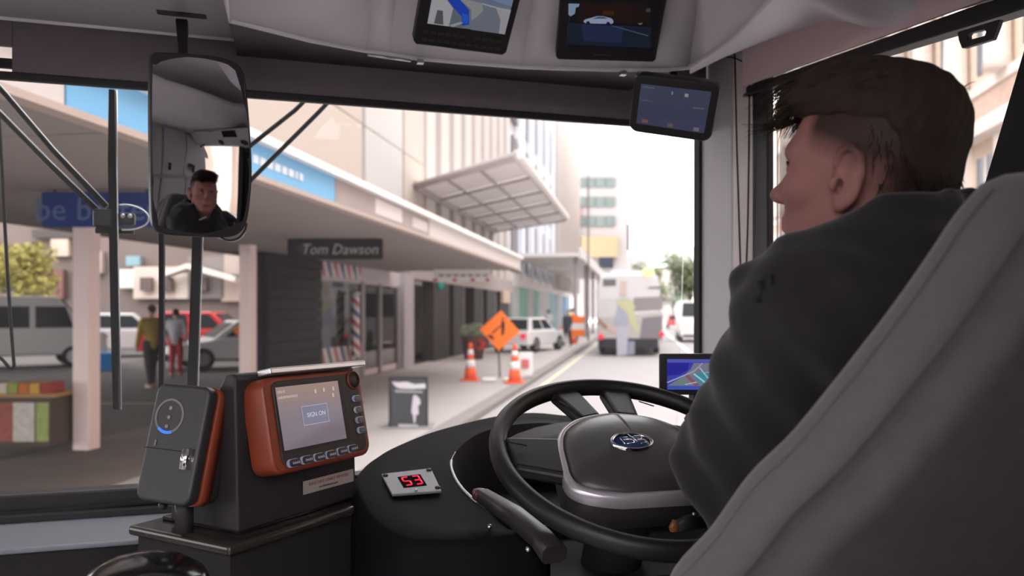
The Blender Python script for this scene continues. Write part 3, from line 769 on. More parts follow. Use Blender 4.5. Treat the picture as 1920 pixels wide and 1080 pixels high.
bz = MB().rrect(onf(cu_, cv_, .032), e1, fV, cw_, ch_, .022, .050, 8).build('bezel', m_orange, tm, bevel=.006, seg=3)
bz['label'] = 'orange screen surround'
fu, fv_, fw, fh = rect_from([(510, 720), (668, 696), (688, 838), (532, 881)], .034)
MB().rrect(onf(fu, fv_, .0345), e1, fV, fw, fh, .014, .01, 6).build('face_plate', m_brown, tm, bevel=.0015)
su, sv, sw_, sh_ = rect_from([(515, 729), (632, 712), (650, 821), (534, 846)], .036)
MB().rrect(onf(su + .004, sv, .0352), e1, fV, sw_ + .016, sh_ + .010, .004, .004, 3).build('screen_surround', m_black, tm)
SL_ = []
for k in range(8):
    t0, t1 = k / 8, (k + 1) / 8
    c0 = Vector((.27, .18, .155)).lerp(Vector((.185, .155, .20)), min(1, t0 * 2.2)) if t0 < .45 else Vector((.185, .155, .20)).lerp(Vector((.175, .135, .16)), (t0 - .45) / .55)
    SL_.append((tuple(c0), rectp(-sw_ / 2, sh_ / 2 - sh_ * t1, sw_ / 2, sh_ / 2 - sh_ * t0)))
def dashes(u0, v0, n, w, h, c):
    r = random.Random(int(u0 * 1e5) + n); x = u0; out = []
    for k in range(n):
        ww = w * r.uniform(.6, 1.1); out.append((c, rectp(x, v0, x + ww, v0 + h * r.uniform(.7, 1)))); x += ww * 1.3
    return out
SL_ += dashes(-sw_ * .48, sh_ * .40, 5, .003, .005, (.42, .33, .30)) + dashes(-sw_ * .48, sh_ * .31, 13, .003, .005, (.45, .36, .33))
for uu, vv_ in ((.08, .36), (.22, .37), (.38, .37), (.36, .26)): SL_.append(((.5, .42, .38), rectp(sw_ * uu, sh_ * vv_ - .003, sw_ * uu + .004, sh_ * vv_ + .004)))
SL_.append(((.32, .30, .38), rectp(-sw_ * .17, -sh_ * .17, sw_ * .25, sh_ * .15)))
SL_.append(((.155, .165, .25), rectp(-sw_ * .16, -sh_ * .155, sw_ * .24, sh_ * .135)))
picture('screen', onf(su, sv, .0362), e1, fV, SL_, m_screen, tm, .00005)['label'] = 'lit mauve touch screen'
text('screen_text', 'SIGN ON', onf(su + sw_ * .04, sv - sh_ * .01, .0395), e1, fV, .0105, M('screen_text_white', (.1, .1, .1), .5, emit=(.55, .53, .55), estr=.9), tm, .0002)
# round speaker, side buttons, bottom buttons
gu, gv_ = loc2(663, 712, .036)
MB().lathe([(.0165, 0), (.0165, .002), (.0145, .003), (.0140, .001)], onf(gu, gv_, .0345), fN, 28).build('speaker_ring', m_orange, tm)
MB().lathe([(.0142, 0), (.0142, .0015), (.001, .0018)], onf(gu, gv_, .0345), fN, 24).build('speaker_grille', m_brown, tm)
m_btn = M('grey_button', (.10, .09, .10), .35); m_btn_rim = M('pale_blue_button_rim', (.36, .40, .52), .35)
for px, py in ((668, 747), (671, 768), (674, 787), (677, 806)):
    a, b = loc2(px, py, .036)
    o = MB().rrect(onf(a, b, .0375), e1, fV, .021, .0115, .0056, .003, 5).build('side_button', m_btn_rim, tm)
    MB().rrect(onf(a + .0015, b - .0003, .041), e1, fV, .0165, .0095, .0046, .004, 5).build('cap', m_btn, o, bevel=.001)
for px, py in ((550, 868), (574, 862), (597, 857), (619, 852), (640, 846), (660, 841)):
    a, b = loc2(px, py, .036)
    o = MB().rrect(onf(a, b, .0375), e1, fV, .026, .013, .006, .003, 5).build('key', m_btn_rim, tm)
    MB().rrect(onf(a + .002, b, .040), e1, fV, .0225, .0115, .005, .004, 5).build('cap', M('dark_key', (.02, .018, .03), .35), o, bevel=.001)
    picture('key_print', onf(a + .003, b, .0402), e1, fV, dashes(-.008, -.002, 4, .0032, .004, (.42, .40, .40)), mat_print('key_ink'), o)
# silver strip along the top edge
pA, pB = hp(a0 + .05, prof[1]), hp(a1, prof[1])
q0, q1 = WP(493, 699, onf(0, 0, .02), fN), WP(672, 683, onf(0, 0, .02), fN)
MB().box((q0 + q1) / 2 + fN * .002, ((q1 - q0).length, .03, .010), Matrix((e1, -fN, fV)).transposed()).build('top_strip', M('satin_aluminium', (.70, .69, .70), .28, .8), tm, bevel=.002)
# light switch plate on the left flank and warning sticker
q = [hv(x, y, .001) for x, y in ((479, 801), (489, 799), (497, 864), (486, 867))]
MB().prism(q, fN0 * .004).build('card_slot', M('slot_grey', (.16, .16, .18), .4), tm)
q2 = [hv(x, y, .0055) for x, y in ((482.5, 808), (487, 807), (493, 858), (488, 860))]
MB().prism(q2, fN0 * .001).build('slot', m_black, tm)
q = [hv(x, y, .001) for x, y in ((568, 903), (662, 879), (663, 902), (568, 928))]
stk = MB().prism(q, fN0 * .0006).build('sticker', M('cream_sticker', (.36, .31, .29), .55), tm)
sc_ = (q[0] + q[1] + q[2] + q[3]) / 4
dU = (q[1] - q[0]).normalized(); dV = (UP - dU * UP.dot(dU)).normalized()
text('sticker_text', 'PLEASE CHECK CORRECT TRIP DETAILS', sc_ + fN0 * .0008 + dV * .004, dU, dV, .0072, M('red_ink', (.28, .035, .02), .6), stk, .0001, squash=.80)
picture('sticker_small_print', sc_ + fN0 * .0008 - dV * .004, dU, dV, dashes(-.026, -.002, 14, .003, .0032, (.06, .05, .05)), mat_print('key_ink'), stk)

# card reader
rU, rV, rN = frame((.81, -.585, -.045), (.139, .18, .973))
rC = W(324, 836, 1.215)
rd = thing('card_reader', 'dark grey card reader with orange band and lit ring, left of ticket machine', 'card reader', rC - rV * .1)
rloc = lambda px, py: ((WP(px, py, rC, rN) - rC).dot(rU), (WP(px, py, rC, rN) - rC).dot(rV))
q = [rloc(x, y) for x, y in ((292, 719), (392, 722), (356, 951), (253, 938))]
u0, u1 = (q[0][0] + q[3][0]) / 2, (q[1][0] + q[2][0]) / 2; v0, v1 = (q[2][1] + q[3][1]) / 2, (q[0][1] + q[1][1]) / 2
rw, rh = u1 - u0, v1 - v0; ru, rv = (u0 + u1) / 2, (v0 + v1) / 2
onr = lambda u, v, o: rC + rU * u + rV * v + rN * o
m_reader = M('charcoal_reader', (.026, .0245, .027), .5, var=.05, bump=.04, bscale=900)
MB().rrect(onr(ru, rv, 0), rU, rV, rw, rh, .016, .023, 8).build('front_shell', m_reader, rd, bevel=.006, seg=4)
MB().rrect(onr(ru, rv, -.023), rU, rV, rw + .001, rh + .001, .016, .025, 8).build('orange_band', m_orange, rd)
MB().rrect(onr(ru, rv, -.048), rU, rV, rw - .006, rh - .006, .016, .022, 8).build('back_shell', m_black, rd, bevel=.004)
cu2, cv2 = rloc(318, 780); rr_ = .5 * (rloc(318, 746)[1] - rloc(318, 814)[1])
ann = MB(); ringm = M('ring_grey', (.14, .135, .14), .45)
def arc(r, a0, a1, n, w, mat, nm):
    m = MB(); P = []
    for k in range(n + 1):
        a = a0 + (a1 - a0) * k / n
        P.append([onr(cu2 + math.cos(a) * (r - w), cv2 + math.sin(a) * (r - w), .0008), onr(cu2 + math.cos(a) * (r + w), cv2 + math.sin(a) * (r + w), .0008)])
    m.grid(P, smooth=False); m.build(nm, mat, rd, solid=.001)
rr_ *= .92
arc(rr_, -math.pi * .38, math.pi * 1.28, 40, .0018, ringm, 'indicator_ring'); arc(rr_, math.pi * 1.28, math.pi * 1.62, 10, .0022, M('blue_led', (.0, .02, .1), .4, emit=(.03, .16, .8), estr=1.2), 'blue_light')
for px, py in ((321, 765), (317, 782), (313, 799)):
    a, b = rloc(px, py); MB().lathe([(.0034, 0), (.0034, .001), (.0005, .0014)], onr(a, b, 0), rN, 14).build('indicator_dot', M('dot_grey', (.22, .21, .21), .45), rd)
a, b = rloc(292, 830); MB().box(onr(a, b, .0005), (.003, .0015, .009), Matrix((rU, -rN, rV)).transposed()).build('mark', ringm, rd)
a, b = rloc(273, 838); a2, b2 = rloc(348, 845)
MB().box(onr((a + a2) / 2, b, .0003), ((a2 - a) * 1.03, .0015, .0016), Matrix((rU, -rN, rV)).transposed()).build('split_line', m_gloss, rd)
a, b = rloc(350, 861)
MB().tube([onr(a - .002, b + .0155, .0005), onr(a - .002, b - .0155, .0005)], .0078, 12).build('clip', m_chrome, rd)
MB().tube([onr(a + .010, b + .0155, -.006), onr(a + .010, b - .0155, -.006)], .0065, 12).build('clip', M('dark_chrome', (.2, .17, .15), .2, .9), rd)
# stub arm from the reader down to the plate
ft = onr(ru, v0 + .01, -.05)
MB().lathe([(.014, 0), (.014, .06)], Vector((ft.x, ft.y, ZT + .006)), (0, 0, 1), 14).build('stub_arm', m_black, rd)
MB().sphere(onr(ru - .02, v0 - .006, -.03), .007, 10, 8).build('knob', m_black, rd)

# glossy black dome at the foot of the pedestal
dm = thing('coin_bowl', 'glossy black shallow dome beside the pedestal at bottom left', 'bowl', W(270, 1130, 1.02))
dc = W(275, 1082, 1.02)
MB().lathe([(.060, -.05), (.074, -.022), (.0755, -.006), (.070, .004), (.055, .014), (.03, .021), (.001, .024)], dc, (.05, -.1, 1), 40).build('dome', M('piano_black', (.006, .0055, .006), .16, spec=.35), dm)
MB().lathe([(.03, -.05), (.035, -.70)], dc, (0, 0, 1), 20).build('stand', m_blackm, dm)
MB().tube(catmull([dc + Vector((.01 + .06 * math.cos(t), -.02 - .045 * math.sin(t), .024 - .02 * abs(math.cos(t)))) for t in (0.3, .9, 1.5, 2.1, 2.7)], 5), .002, 6).build('groove', m_blackm, dm)

# ================================================================== overhead monitors
def plane3(a, b, c):
    n = (b - a).cross(c - a).normalized(); return n if n.dot(CAM - a) > 0 else -n
def on_plane(pn, px, py): return WP(px, py, pn[0], pn[1])
nB = plane3(low[3], low[6], top[4]); pB_ = (low[4] + nB * .028, nB)
nC = plane3(low[7], low[9], top[8]); pC_ = (low[8] + nC * .028, nC)
def mon(name, label, pl, bl_px, br_px, tl_px, hgt, chamf):
    BL, BR, TL = on_plane(pl, *bl_px), on_plane(pl, *br_px), on_plane(pl, *tl_px)
    U = (BR - BL).normalized(); V = pl[1].cross(U).normalized(); V = V if V.z > 0 else -V
    sk = (TL - BL); V2 = sk.normalized(); w = (BR - BL).length
    V = (V + V2).normalized(); V = (V - U * V.dot(U) * .4).normalized()
    o = thing(name, label, 'monitor', BL + U * w / 2, 'overhead monitors')
    c = chamf
    pts = [BL + U * c, BR - U * c, BR + V * c, BR + V * (hgt - c), BR + V * hgt - U * c, BL + V * hgt + U * c, BL + V * (hgt - c), BL + V * c]
    MB().prism(pts, -pl[1] * .026).build('case', m_black, o, bevel=.0025)
    return o, BL, U, V, w
m_scr2 = mat_print('monitor_print', emit=.6, rough=.12)
o1, BL, U, V, mw = mon('monitor', 'left overhead monitor showing blue bus side and road, with keys', pB_, (774, 83), (948, 105), (788, 0), .165, .008)
def lp(pl, BL, U, V, px, py): p = on_plane(pl, px, py) - BL; return p.dot(U), p.dot(V)
s0 = lp(pB_, BL, U, V, 801, 45); s1 = lp(pB_, BL, U, V, 948, 62)
sw2 = s1[0] - s0[0] - .002; v_s = (s0[1] + s1[1]) / 2; sh2 = .165 - v_s - .012
X_ = lambda u, v: (u * sw2, v * sh2)
# the camera picture: sky, street, white vehicle and blue bus flank
PL = [((.16, .19, .26), [X_(0, 0), X_(1, 0), X_(1, 1), X_(0, 1)]),
      ((.12, .16, .30), [X_(0, .80), X_(1, .62), X_(1, 1), X_(0, 1)]),
      ((.10, .20, .12), [X_(.46, .72), X_(.58, .68), X_(.60, 1), X_(.45, 1)]),
      ((.20, .25, .42), [X_(.62, .72), X_(1, .62), X_(1, 1), X_(.62, 1)]),
      ((.42, .42, .45), [X_(0, 0), X_(.32, 0), X_(.28, .40), X_(.17, .58), X_(0, .60)]),
      ((.10, .10, .11), [X_(.08, .02), X_(.20, .02), X_(.16, .32), X_(.09, .32)]),
      ((.06, .04, .18), [X_(.02, .62), X_(.17, .60), X_(.18, .72), X_(.03, .76)]),
      ((.13, .16, .20), [X_(.27, .0), X_(.47, 0), X_(.45, .3), X_(.28, .42)]),
      ((.015, .06, .48), [X_(.18, .72), X_(.30, .66), X_(.48, .42), X_(.52, .10), X_(.43, .06), X_(.40, .26), X_(.28, .42), X_(.17, .60)]),
      ((.03, .10, .62), [X_(.40, .34), X_(.49, .30), X_(.50, .12), X_(.42, .12)]),
      ((.34, .36, .36), [X_(.32, .0), X_(.44, .12), X_(.40, .14), X_(.27, .03)]),
      ((.30, .30, .30), [X_(.30, .66), X_(.62, .60), X_(.66, .42), X_(.54, .20), X_(.50, .44)]),
      ((.17, .19, .24), [X_(.55, 0), X_(1, 0), X_(1, .36), X_(.70, .56), X_(.56, .22)]),
      ((.38, .36, .40), [X_(.92, 0), X_(1, 0), X_(1, .56), X_(.80, .56), X_(.90, .30)]),
      ((.40, .40, .44), [X_(.62, .585), X_(1, .50), X_(1, .53), X_(.62, .61)])]
picture('screen', BL + U * s0[0] + V * v_s, U, V, PL, m_scr2, o1)
m_key = M('monitor_key', (.035, .032, .04), .4)
for r_ in range(2):
    for c_ in range(11):
        if r_ == 1 and c_ in (6,): continue
        a = mw * (.11 + .078 * c_); b = v_s * (.30 + .34 * r_) - 0.0005
        MB().rrect(BL + U * a + V * b + nB * .0012, U, V, .0125, .0068, .0018, .002, 2).build('key', m_key, o1)
MB().tube([BL + U * .01 + V * .002 + nB * .001, BL + U * (mw - .01) + V * .002 + nB * .001], .0009, 5).build('edge_line', m_steel, o1)
o2, BL, U, V, mw = mon('monitor', 'right overhead monitor showing white car on dark road', pC_, (1042, 112), (1229, 117), (1047, 0), .165, .006)
s0 = lp(pC_, BL, U, V, 1063, 88); s1 = lp(pC_, BL, U, V, 1224, 92)
sw2 = s1[0] - s0[0]; v_s = (s0[1] + s1[1]) / 2; sh2 = .165 - v_s - .014
hy = lambda py: (lp(pC_, BL, U, V, 1130, py)[1] - v_s) / sh2
hx = lambda px, py=50: (lp(pC_, BL, U, V, px, py)[0] - s0[0]) / sw2
Z_ = lambda px, py: X_(hx(px, py), hy(py))
PL = [((.006, .006, .008), [X_(0, 0), X_(1, 0), X_(1, 1), X_(0, 1)]),
      ((.016, .008, .007), [Z_(1080, 42), Z_(1220, 42), Z_(1222, 5), Z_(1085, 5)]),
      ((.05, .018, .006), [Z_(1130, 27), Z_(1152, 27), Z_(1152, 18), Z_(1130, 18)]),
      ((.012, .017, .035), [Z_(1063, 43), Z_(1222, 47), Z_(1220, 86), Z_(1064, 84)]),
      ((.018, .027, .075), [Z_(1090, 45), Z_(1170, 47), Z_(1165, 78), Z_(1095, 76)]),
      ((.24, .34, .46), [Z_(1066, 7), Z_(1087, 7), Z_(1085, 13), Z_(1080, 14), Z_(1078, 26), Z_(1070, 31), Z_(1066, 28)]),
      ((.33, .38, .55), [Z_(1094, 40), Z_(1097, 36), Z_(1107, 33), Z_(1120, 29), Z_(1132, 29), Z_(1145, 32), Z_(1149, 34), Z_(1151, 40), Z_(1147, 43), Z_(1098, 43)]),
      ((.06, .08, .16), [Z_(1111, 34), Z_(1122, 30), Z_(1133, 30), Z_(1140, 33)]),
      ((.01, .012, .02), [Z_(1099, 43), Z_(1100, 39), Z_(1105, 39), Z_(1107, 43)]), ((.01, .012, .02), [Z_(1137, 43), Z_(1138, 39), Z_(1143, 39), Z_(1145, 43)]),
      ((.10, .13, .16), [Z_(1146, 46), Z_(1150, 46), Z_(1216, 62), Z_(1216, 63.5)]),
      ((.20, .20, .17), [Z_(1197, 40), Z_(1206, 39), Z_(1203, 42), Z_(1199, 42)]),
      ((.03, .07, .075), [Z_(1211, 18), Z_(1220, 18), Z_(1220, 11), Z_(1212, 12)])]
picture('screen', BL + U * s0[0] + V * v_s, U, V, PL, m_scr2, o2)
m_faint = mat_print('faint_ink', rough=.5)
a = mw * .5; picture('maker_mark', BL + U * a + V * (v_s * .52), U, V, dashes(-.028, -.0015, 12, .003, .0026, (.09, .085, .085)), m_faint, o2)
picture('side_mark', BL + U * (mw * .095) + V * .03, U, V, [((.06, .055, .06), rectp(-.0008, 0, .0008, .08))], m_faint, o2)

# driver's tilted display under the roof, front right
dU_, dV_, dN_ = frame((.85, -.49, -.19), (-.148, -.568, .81))
dC = Vector((.862, 1.592, 2.203))
ds = thing('driver_display', 'tilted rounded black display with dim blue screen near right pillar', 'display', dC - UP * .06)
MB().rrect(dC, dU_, dV_, .188, .134, .022, .03, 8).build('case', m_black, ds, bevel=.004, seg=3)
q = [(WP(x, y, dC, dN_) - dC) for x, y in ((1202, 157), (1334, 172), (1320, 250), (1193, 231))]
q = [(p.dot(dU_), p.dot(dV_)) for p in q]
lerp2 = lambda a, b: (q[0][0] * (1 - a) * (1 - b) + q[1][0] * a * (1 - b) + q[2][0] * a * b + q[3][0] * (1 - a) * b, q[0][1] * (1 - a) * (1 - b) + q[1][1] * a * (1 - b) + q[2][1] * a * b + q[3][1] * (1 - a) * b)
PL = [((.030, .036, .066), q)]
def bq(a0, b0, a1, b1, c): PL.append((c, [lerp2(a0, b0), lerp2(a1, b0), lerp2(a1, b1), lerp2(a0, b1)]))
bq(0, .75, 1, 1, (.036, .036, .075)); bq(.45, .10, .47, .17, (.2, .2, .22)); bq(.64, .11, .69, .19, (.22, .22, .22)); bq(.04, .05, .2, .08, (.07, .08, .09))
bq(.04, .38, .2, .40, (.07, .08, .10)); bq(.78, .40, .94, .43, (.09, .08, .09)); bq(.08, .86, .17, .95, (.12, .07, .055)); bq(.46, .87, .54, .96, (.10, .07, .07)); bq(.84, .88, .92, .97, (.12, .11, .12))
picture('screen', dC, dU_, dV_, PL, m_screen, ds)
MB().tube([dC - dN_ * .03, dC - dN_ * .05 + UP * .06 + Vector((.02, .04, 0)), Vector((.92, 1.70, 2.34))], .011, 8).build('bracket', m_black, ds)

# ================================================================== interior mirror (slightly convex, on a T bracket)
FACE = W(1500, 330, .90) ; 
MD = 1.55; RS = 1.73
Mp = W(357, 362, MD)
nm_ = ((CAM - Mp).normalized() + (FACE - Mp).normalized()).normalized()
SC = Mp - nm_ * RS
def on_sphere(px, py, off=0.0):
    r = ray(px, py).normalized(); oc = CAM - SC; b = oc.dot(r); c = oc.dot(oc) - (RS + off) ** 2
    return CAM + r * (-b - math.sqrt(b * b - c))
mir = thing('interior_mirror', 'tall rounded interior mirror hanging from bracket at upper left', 'mirror', W(378, 445, MD))
mo = [(300, 103), (350, 105), (400, 110), (432, 118), (449, 131), (457, 155), (463, 210), (467, 270), (469, 320), (466, 370), (460, 410), (450, 430), (432, 439), (400, 440), (350, 438), (308, 434), (294, 424), (288, 405), (286, 350), (285, 250), (285, 160), (286, 115), (291, 105)]
mo = catmull([Vector((x, y, 0)) for x, y in mo], 3, True)
mcx, mcy = 377, 275
mg = MB(); rows = []
for f in (1, .75, .5, .25, .01):
    rows.append([on_sphere(mcx + (p.x - mcx) * f, mcy + (p.y - mcy) * f) for p in mo])
m_mirror = M('silvered_mirror', (.80, .80, .82), .0, 1.0)
m_mirror.node_tree.nodes['Principled BSDF'].inputs['Roughness'].default_value = .012
mg.loft(rows, caps=False); mg.build('mirror_glass', m_mirror, mir, flip=False)
rm = MB()
def rimrow(f, off): return [on_sphere(mcx + (p.x - mcx) * f, mcy + (p.y - mcy) * f) + nm_ * off for p in mo]
rm.loft([rimrow(1.0, .0005), rimrow(1.022, .003), rimrow(1.032, -.004), rimrow(1.03, -.018), rimrow(.9, -.028), rimrow(.4, -.034)], caps=True); rm.build('housing', m_black, mir)
pt = WZ(341, 27, ZL)
MB().rrect(pt - UP * .001, (1, 0, 0), (0, -1, 0), .098, .03, .006, .012).build('ceiling_plate', m_black, mir, bevel=.002)
MB().loft([[pt + Vector((a, b, -.012)) for a, b in ((-.012, -.010), (.012, -.010), (.012, .010), (-.012, .010))], [W(344, 108, MD + .04) + Vector((a, b, 0)) for a, b in ((-.009, -.006), (.009, -.006), (.009, .006), (-.009, .006))]], smooth=False).build('stem', m_black, mir, bevel=.003)
MB().tube(catmull([W(x, y, MD + .05) for x, y in ((405, 438), (425, 450), (446, 447), (459, 432), (462, 418))], 5), .0022, 6).build('cable', m_rubber, mir)

# ------------------------------------------------------------------ what the mirror looks back at: locker wall, side cornice
lk = thing('locker_wall', 'grey storage lockers with latches behind the driver', 'cabinet', (.75, .16, .36))
m_lock = M('grey_locker', (.36, .35, .36), .5, var=.05)
MB().box((.76, .13, 1.36), (.86, .08, 2.0)).build('carcass', m_lock, lk)
for k in range(4):
    x0 = .335 + .216 * k
    d_ = MB().box((x0 + .107, .178, 2.16), (.209, .02, .36)).build('door', m_lock, lk, bevel=.006)
    MB().box((x0 + .06, .192, 2.05), (.022, .014, .055)).build('latch', m_black, d_, bevel=.004)
    MB().box((x0 + .107, .178, 1.20), (.209, .02, 1.52)).build('door', m_lock, lk, bevel=.006)
o = MB().prism([(.30, .09, 2.37), (.30, .62, 2.37), (.30, .80, 2.47), (.30, .80, 2.50), (.30, .09, 2.50)], (.89, 0, 0)).build('cab_ceiling_panel', m_ceil, bevel=.01); tag(o, 'lowered pale ceiling panel above the driver and lockers', 'ceiling panel')
cor = thing('side_cornice', 'pale cornice with round vents and small display along roof behind driver', 'cornice', (1.1, .5, 2.25))
m_corn = M('pale_cornice', (.62, .61, .62), .45)
MB().prism([(1.19, .20, 2.26), (1.12, .20, 2.26), (1.06, .20, 2.30), (1.02, .20, 2.365), (1.19, .20, 2.365)], (0, .58, 0)).build('body', m_corn, cor, bevel=.006)
for y in (.27, .47, .69):
    MB().lathe([(.022, 0), (.025, .006), (.02, .008), (.014, .004), (.001, .004)], (1.09, y, 2.28), (-.55, 0, -.83), 20).build('vent', m_black, cor)
MB().box((1.04, .60, 2.332), (.008, .14, .05), Matrix.Rotation(math.radians(-32), 3, 'Y')).build('display', m_gloss, cor)

# ================================================================== driver's seat
m_fabric = M('grey_seat_fabric', (.088, .078, .082), .9, var=.12, scale=120, bump=.25, bscale=1400, sheen=.2)
m_shell = M('dark_seat_back', (.056, .049, .050), .75, var=.2, scale=60, bump=.1, bscale=500)
seat = thing('driver_chair', 'high-backed grey fabric driver seat seen from behind at lower right', 'seat', (.68, .75, .71))
SX = .69
prof_s = [(1.02, .79, .27), (1.20, .80, .28), (1.35, .81, .285), (1.4576, .795, .280), (1.537, .7225, .268), (1.595, .685, .250), (1.646, .651, .220), (1.743, .602, .170), (1.80, .580, .140), (1.84, .568, .118), (1.866, .560, .098)]
def seat_ring(z, yf, hw, t0, t1, sh=1.0, n=8):
    hw *= sh; pts = []
    for a, b in rr2(2 * hw, abs(t1 - t0), .03, 4): pts.append(Vector((SX + a, yf - (t0 + t1) / 2 + b, z + .38 * (b - (t0 + t1) / 2))))
    return pts
def sm_prof(n=40):
    pts = catmull([Vector((yf, hw, z)) for z, yf, hw in prof_s], 5); return [(p.z, p.x, p.y) for p in pts]
rows = [seat_ring(z, yf, hw, 0, .072) for z, yf, hw in sm_prof()]
zt, yt, ht = prof_s[-1]
rows += [seat_ring(zt + .008, yt - .008, ht - .012, .004, .066), seat_ring(zt + .012, yt - .02, ht - .03, .015, .055)]
MB().loft(rows).build('backrest', m_fabric, seat)
rows = [seat_ring(z - .004 - .023, yf - .060, hw - .006, 0, .055) for z, yf, hw in sm_prof()] 
rows += [seat_ring(zt + .002 - .023, yt - .068, ht - .03, .004, .04)]
MB().loft(rows).build('back_shell', m_shell, seat)
# piping along the side panel
pp = [Vector((SX - hw - .001, yf - .030, z - .0114)) for z, yf, hw in sm_prof()[8:]]
MB().tube(pp, .0022, 6).build('piping', m_fabric, seat)
rows = []
for y, hw, z0, z1 in ((.72, .24, 1.02, 1.12), (.80, .26, 1.00, 1.15), (1.0, .26, 1.0, 1.15), (1.14, .25, 1.01, 1.14), (1.18, .22, 1.04, 1.11)):
    rows.append([Vector((SX + a, y, (z0 + z1) / 2 + b)) for a, b in rr2(2 * hw, z1 - z0, .04, 4)])
MB().loft(rows).build('cushion', m_fabric, seat)
MB().loft([[Vector((SX + a, .9 + b, z)) for a, b in rr2(w, w, .04, 3)] for z, w in ((.71, .42), (.76, .40), (.80, .26), (.98, .26), (1.01, .44))]).build('pedestal', m_shell, seat)
# ================================================================== the street outside
SPEC[0] = .10
RS_ = Matrix((SL * -1, SU, UP)).transposed()       # street axes: x right of the street, y along it
def sbox(mb, s0, s1, t0, t1, z0, z1, col=None): return mb.box(S((s0 + s1) / 2, (t0 + t1) / 2, (z0 + z1) / 2), (abs(t1 - t0), abs(s1 - s0), z1 - z0), RS_, col)
def SPt(px, py, t): return WP(px, py, S(0, t), SL)
m_road = M('asphalt', (.355, .33, .33), .85, var=.12, scale=1.5, bump=.2, bscale=60)
m_path = M('footpath_concrete', (.42, .375, .36), .85, var=.10, scale=1.2, bump=.1, bscale=40)
m_lot = M('old_asphalt', (.12, .11, .105), .9, var=.2, scale=1.0)
m_kerb = M('kerb_stone', (.26, .235, .23), .85, var=.12, scale=3)
m_line_w = M('road_paint_white', (.85, .84, .82), .7, var=.08, scale=10)
m_line_y = M('road_paint_yellow', (.80, .68, .45), .7, var=.1, scale=10)
struct(sbox(MB(), -60, 260, -11, 2.6, -.05, 0).build('road', m_road))
struct(sbox(MB(), -60, 260, -60, -11, -.05, .12).build('footpath_far_side', m_path))
struct(sbox(MB(), -60, 260, 2.85, 6.9, -.05, .12).build('footpath', m_path))
struct(sbox(MB(), -20, 13.8, 4.9, 6.9, .12, .124).build('paving_shade', M('shade_paving', (.17, .145, .135), .85, var=.15, scale=2)))  # veranda shade put into the colour of this footpath strip
struct(sbox(MB(), 23, 70, 9, 60, -.05, .11).build('car_park_far', m_lot))
struct(sbox(MB(), -60, 23, 6.9, 60, -.05, .11).build('car_park', m_lot))
kb = struct(sbox(MB(), -60, 260, 2.6, 2.85, -.05, .10).build('kerb', m_kerb))
for k in range(40): sbox(MB(), 1 + k, 1.985 + k, 2.585, 2.86, .02, .125).build('kerb_stone', m_kerb, kb, bevel=.012)
l1_ = sbox(MB(), 2, 120, 2.25, 2.33, 0, .004); struct(l1_.build('road_marking_yellow', m_line_y))
struct(sbox(MB(), 18, 90, -2.2, -2.06, 0, .004).build('road_marking_white', m_line_w))

# ---- veranda along the shops with advertising fascia
m_soff = M('veranda_soffit', (.34, .30, .285), .8, var=.06, scale=.7)
m_fas_b = M('sky_blue_fascia', (.20, .48, .76), .5, var=.03); m_fas_t = M('taupe_fascia', (.40, .34, .33), .6, var=.12, scale=2); m_fas_w = M('white_fascia', (.66, .62, .605), .6, var=.05)
m_beige_t = M('beige_trim', (.50, .40, .36), .6); m_pale = M('pale_render', (.50, .44, .405), .8, var=.06, scale=.6)
ver = thing('veranda', 'long flat shop veranda over the footpath with blue and white fascia', 'veranda', S(6, 5, 2.87))
sbox(MB(), -8, 21.2, 3.26, 8.0, 2.90, 3.02).build('deck', m_soff, ver)
for k in range(14): sbox(MB(), -8 + 2.09 * k, -8 + 2.09 * (k + 1) - .02, 3.3, 7.95, 2.875, 2.90).build('soffit_panel', m_soff, ver)
for s0, s1, m_, lab in ((-8, 3.0, m_fas_t, None), (3.02, 4.0, m_fas_w, None), (4.02, 8.0, m_fas_b, 'sky blue fascia panel'), (8.02, 11.8, m_fas_t, None), (11.82, 16.5, m_fas_w, None), (16.52, 21.2, m_fas_w, None)):
    o = sbox(MB(), s0, s1, 3.18, 3.26, 2.90, 3.17).build('fascia_panel', m_, ver)
    if lab: o['label'] = lab
sbox(MB(), -8, 21.25, 3.10, 3.30, 3.17, 3.24).build('capping', M('white_capping', (.9, .88, .87), .5), ver)
sbox(MB(), -8, 21.25, 3.15, 3.27, 2.855, 2.90).build('edge_trim', m_beige_t, ver)
def fascia_marks(s0, s1, z, n, c):
    r = random.Random(n); L_ = []; x = s0
    while x < s1:
        w = r.uniform(.05, .12); L_.append((c, rectp(x, z - .035, x + w, z + .035))); x += w + .03
    return L_
picture('fascia_lettering', S(0, 3.178, 0), SU, UP, fascia_marks(6.2, 7.1, 3.03, 5, (.7, .8, .9)), mat_print('paint_print'), ver, .001)
picture('fascia_pattern', S(0, 3.178, 0), SU, UP, [((.66, .60, .59), rectp(9.3, 2.95, 10.4, 3.14)), ((.55, .47, .45), rectp(10.9, 2.95, 11.7, 3.10))], mat_print('paint_print'), ver, .001)
m_post = M('cream_post', (.93, .75, .71), .7, var=.04)
for s_, lab in ((8.55, 'pale square veranda post standing in front of the silver van'), (12.5, 'pale square veranda post beside the dark barber shop wall'), (2.0, 'pale square veranda post left of the produce stand')):
    o = MB().box(S(s_, 6.5, 1.5), (.21, .21, 2.76), RS_).build('veranda_post', m_post, bevel=.01); tag(o, lab, 'post', 'veranda posts')

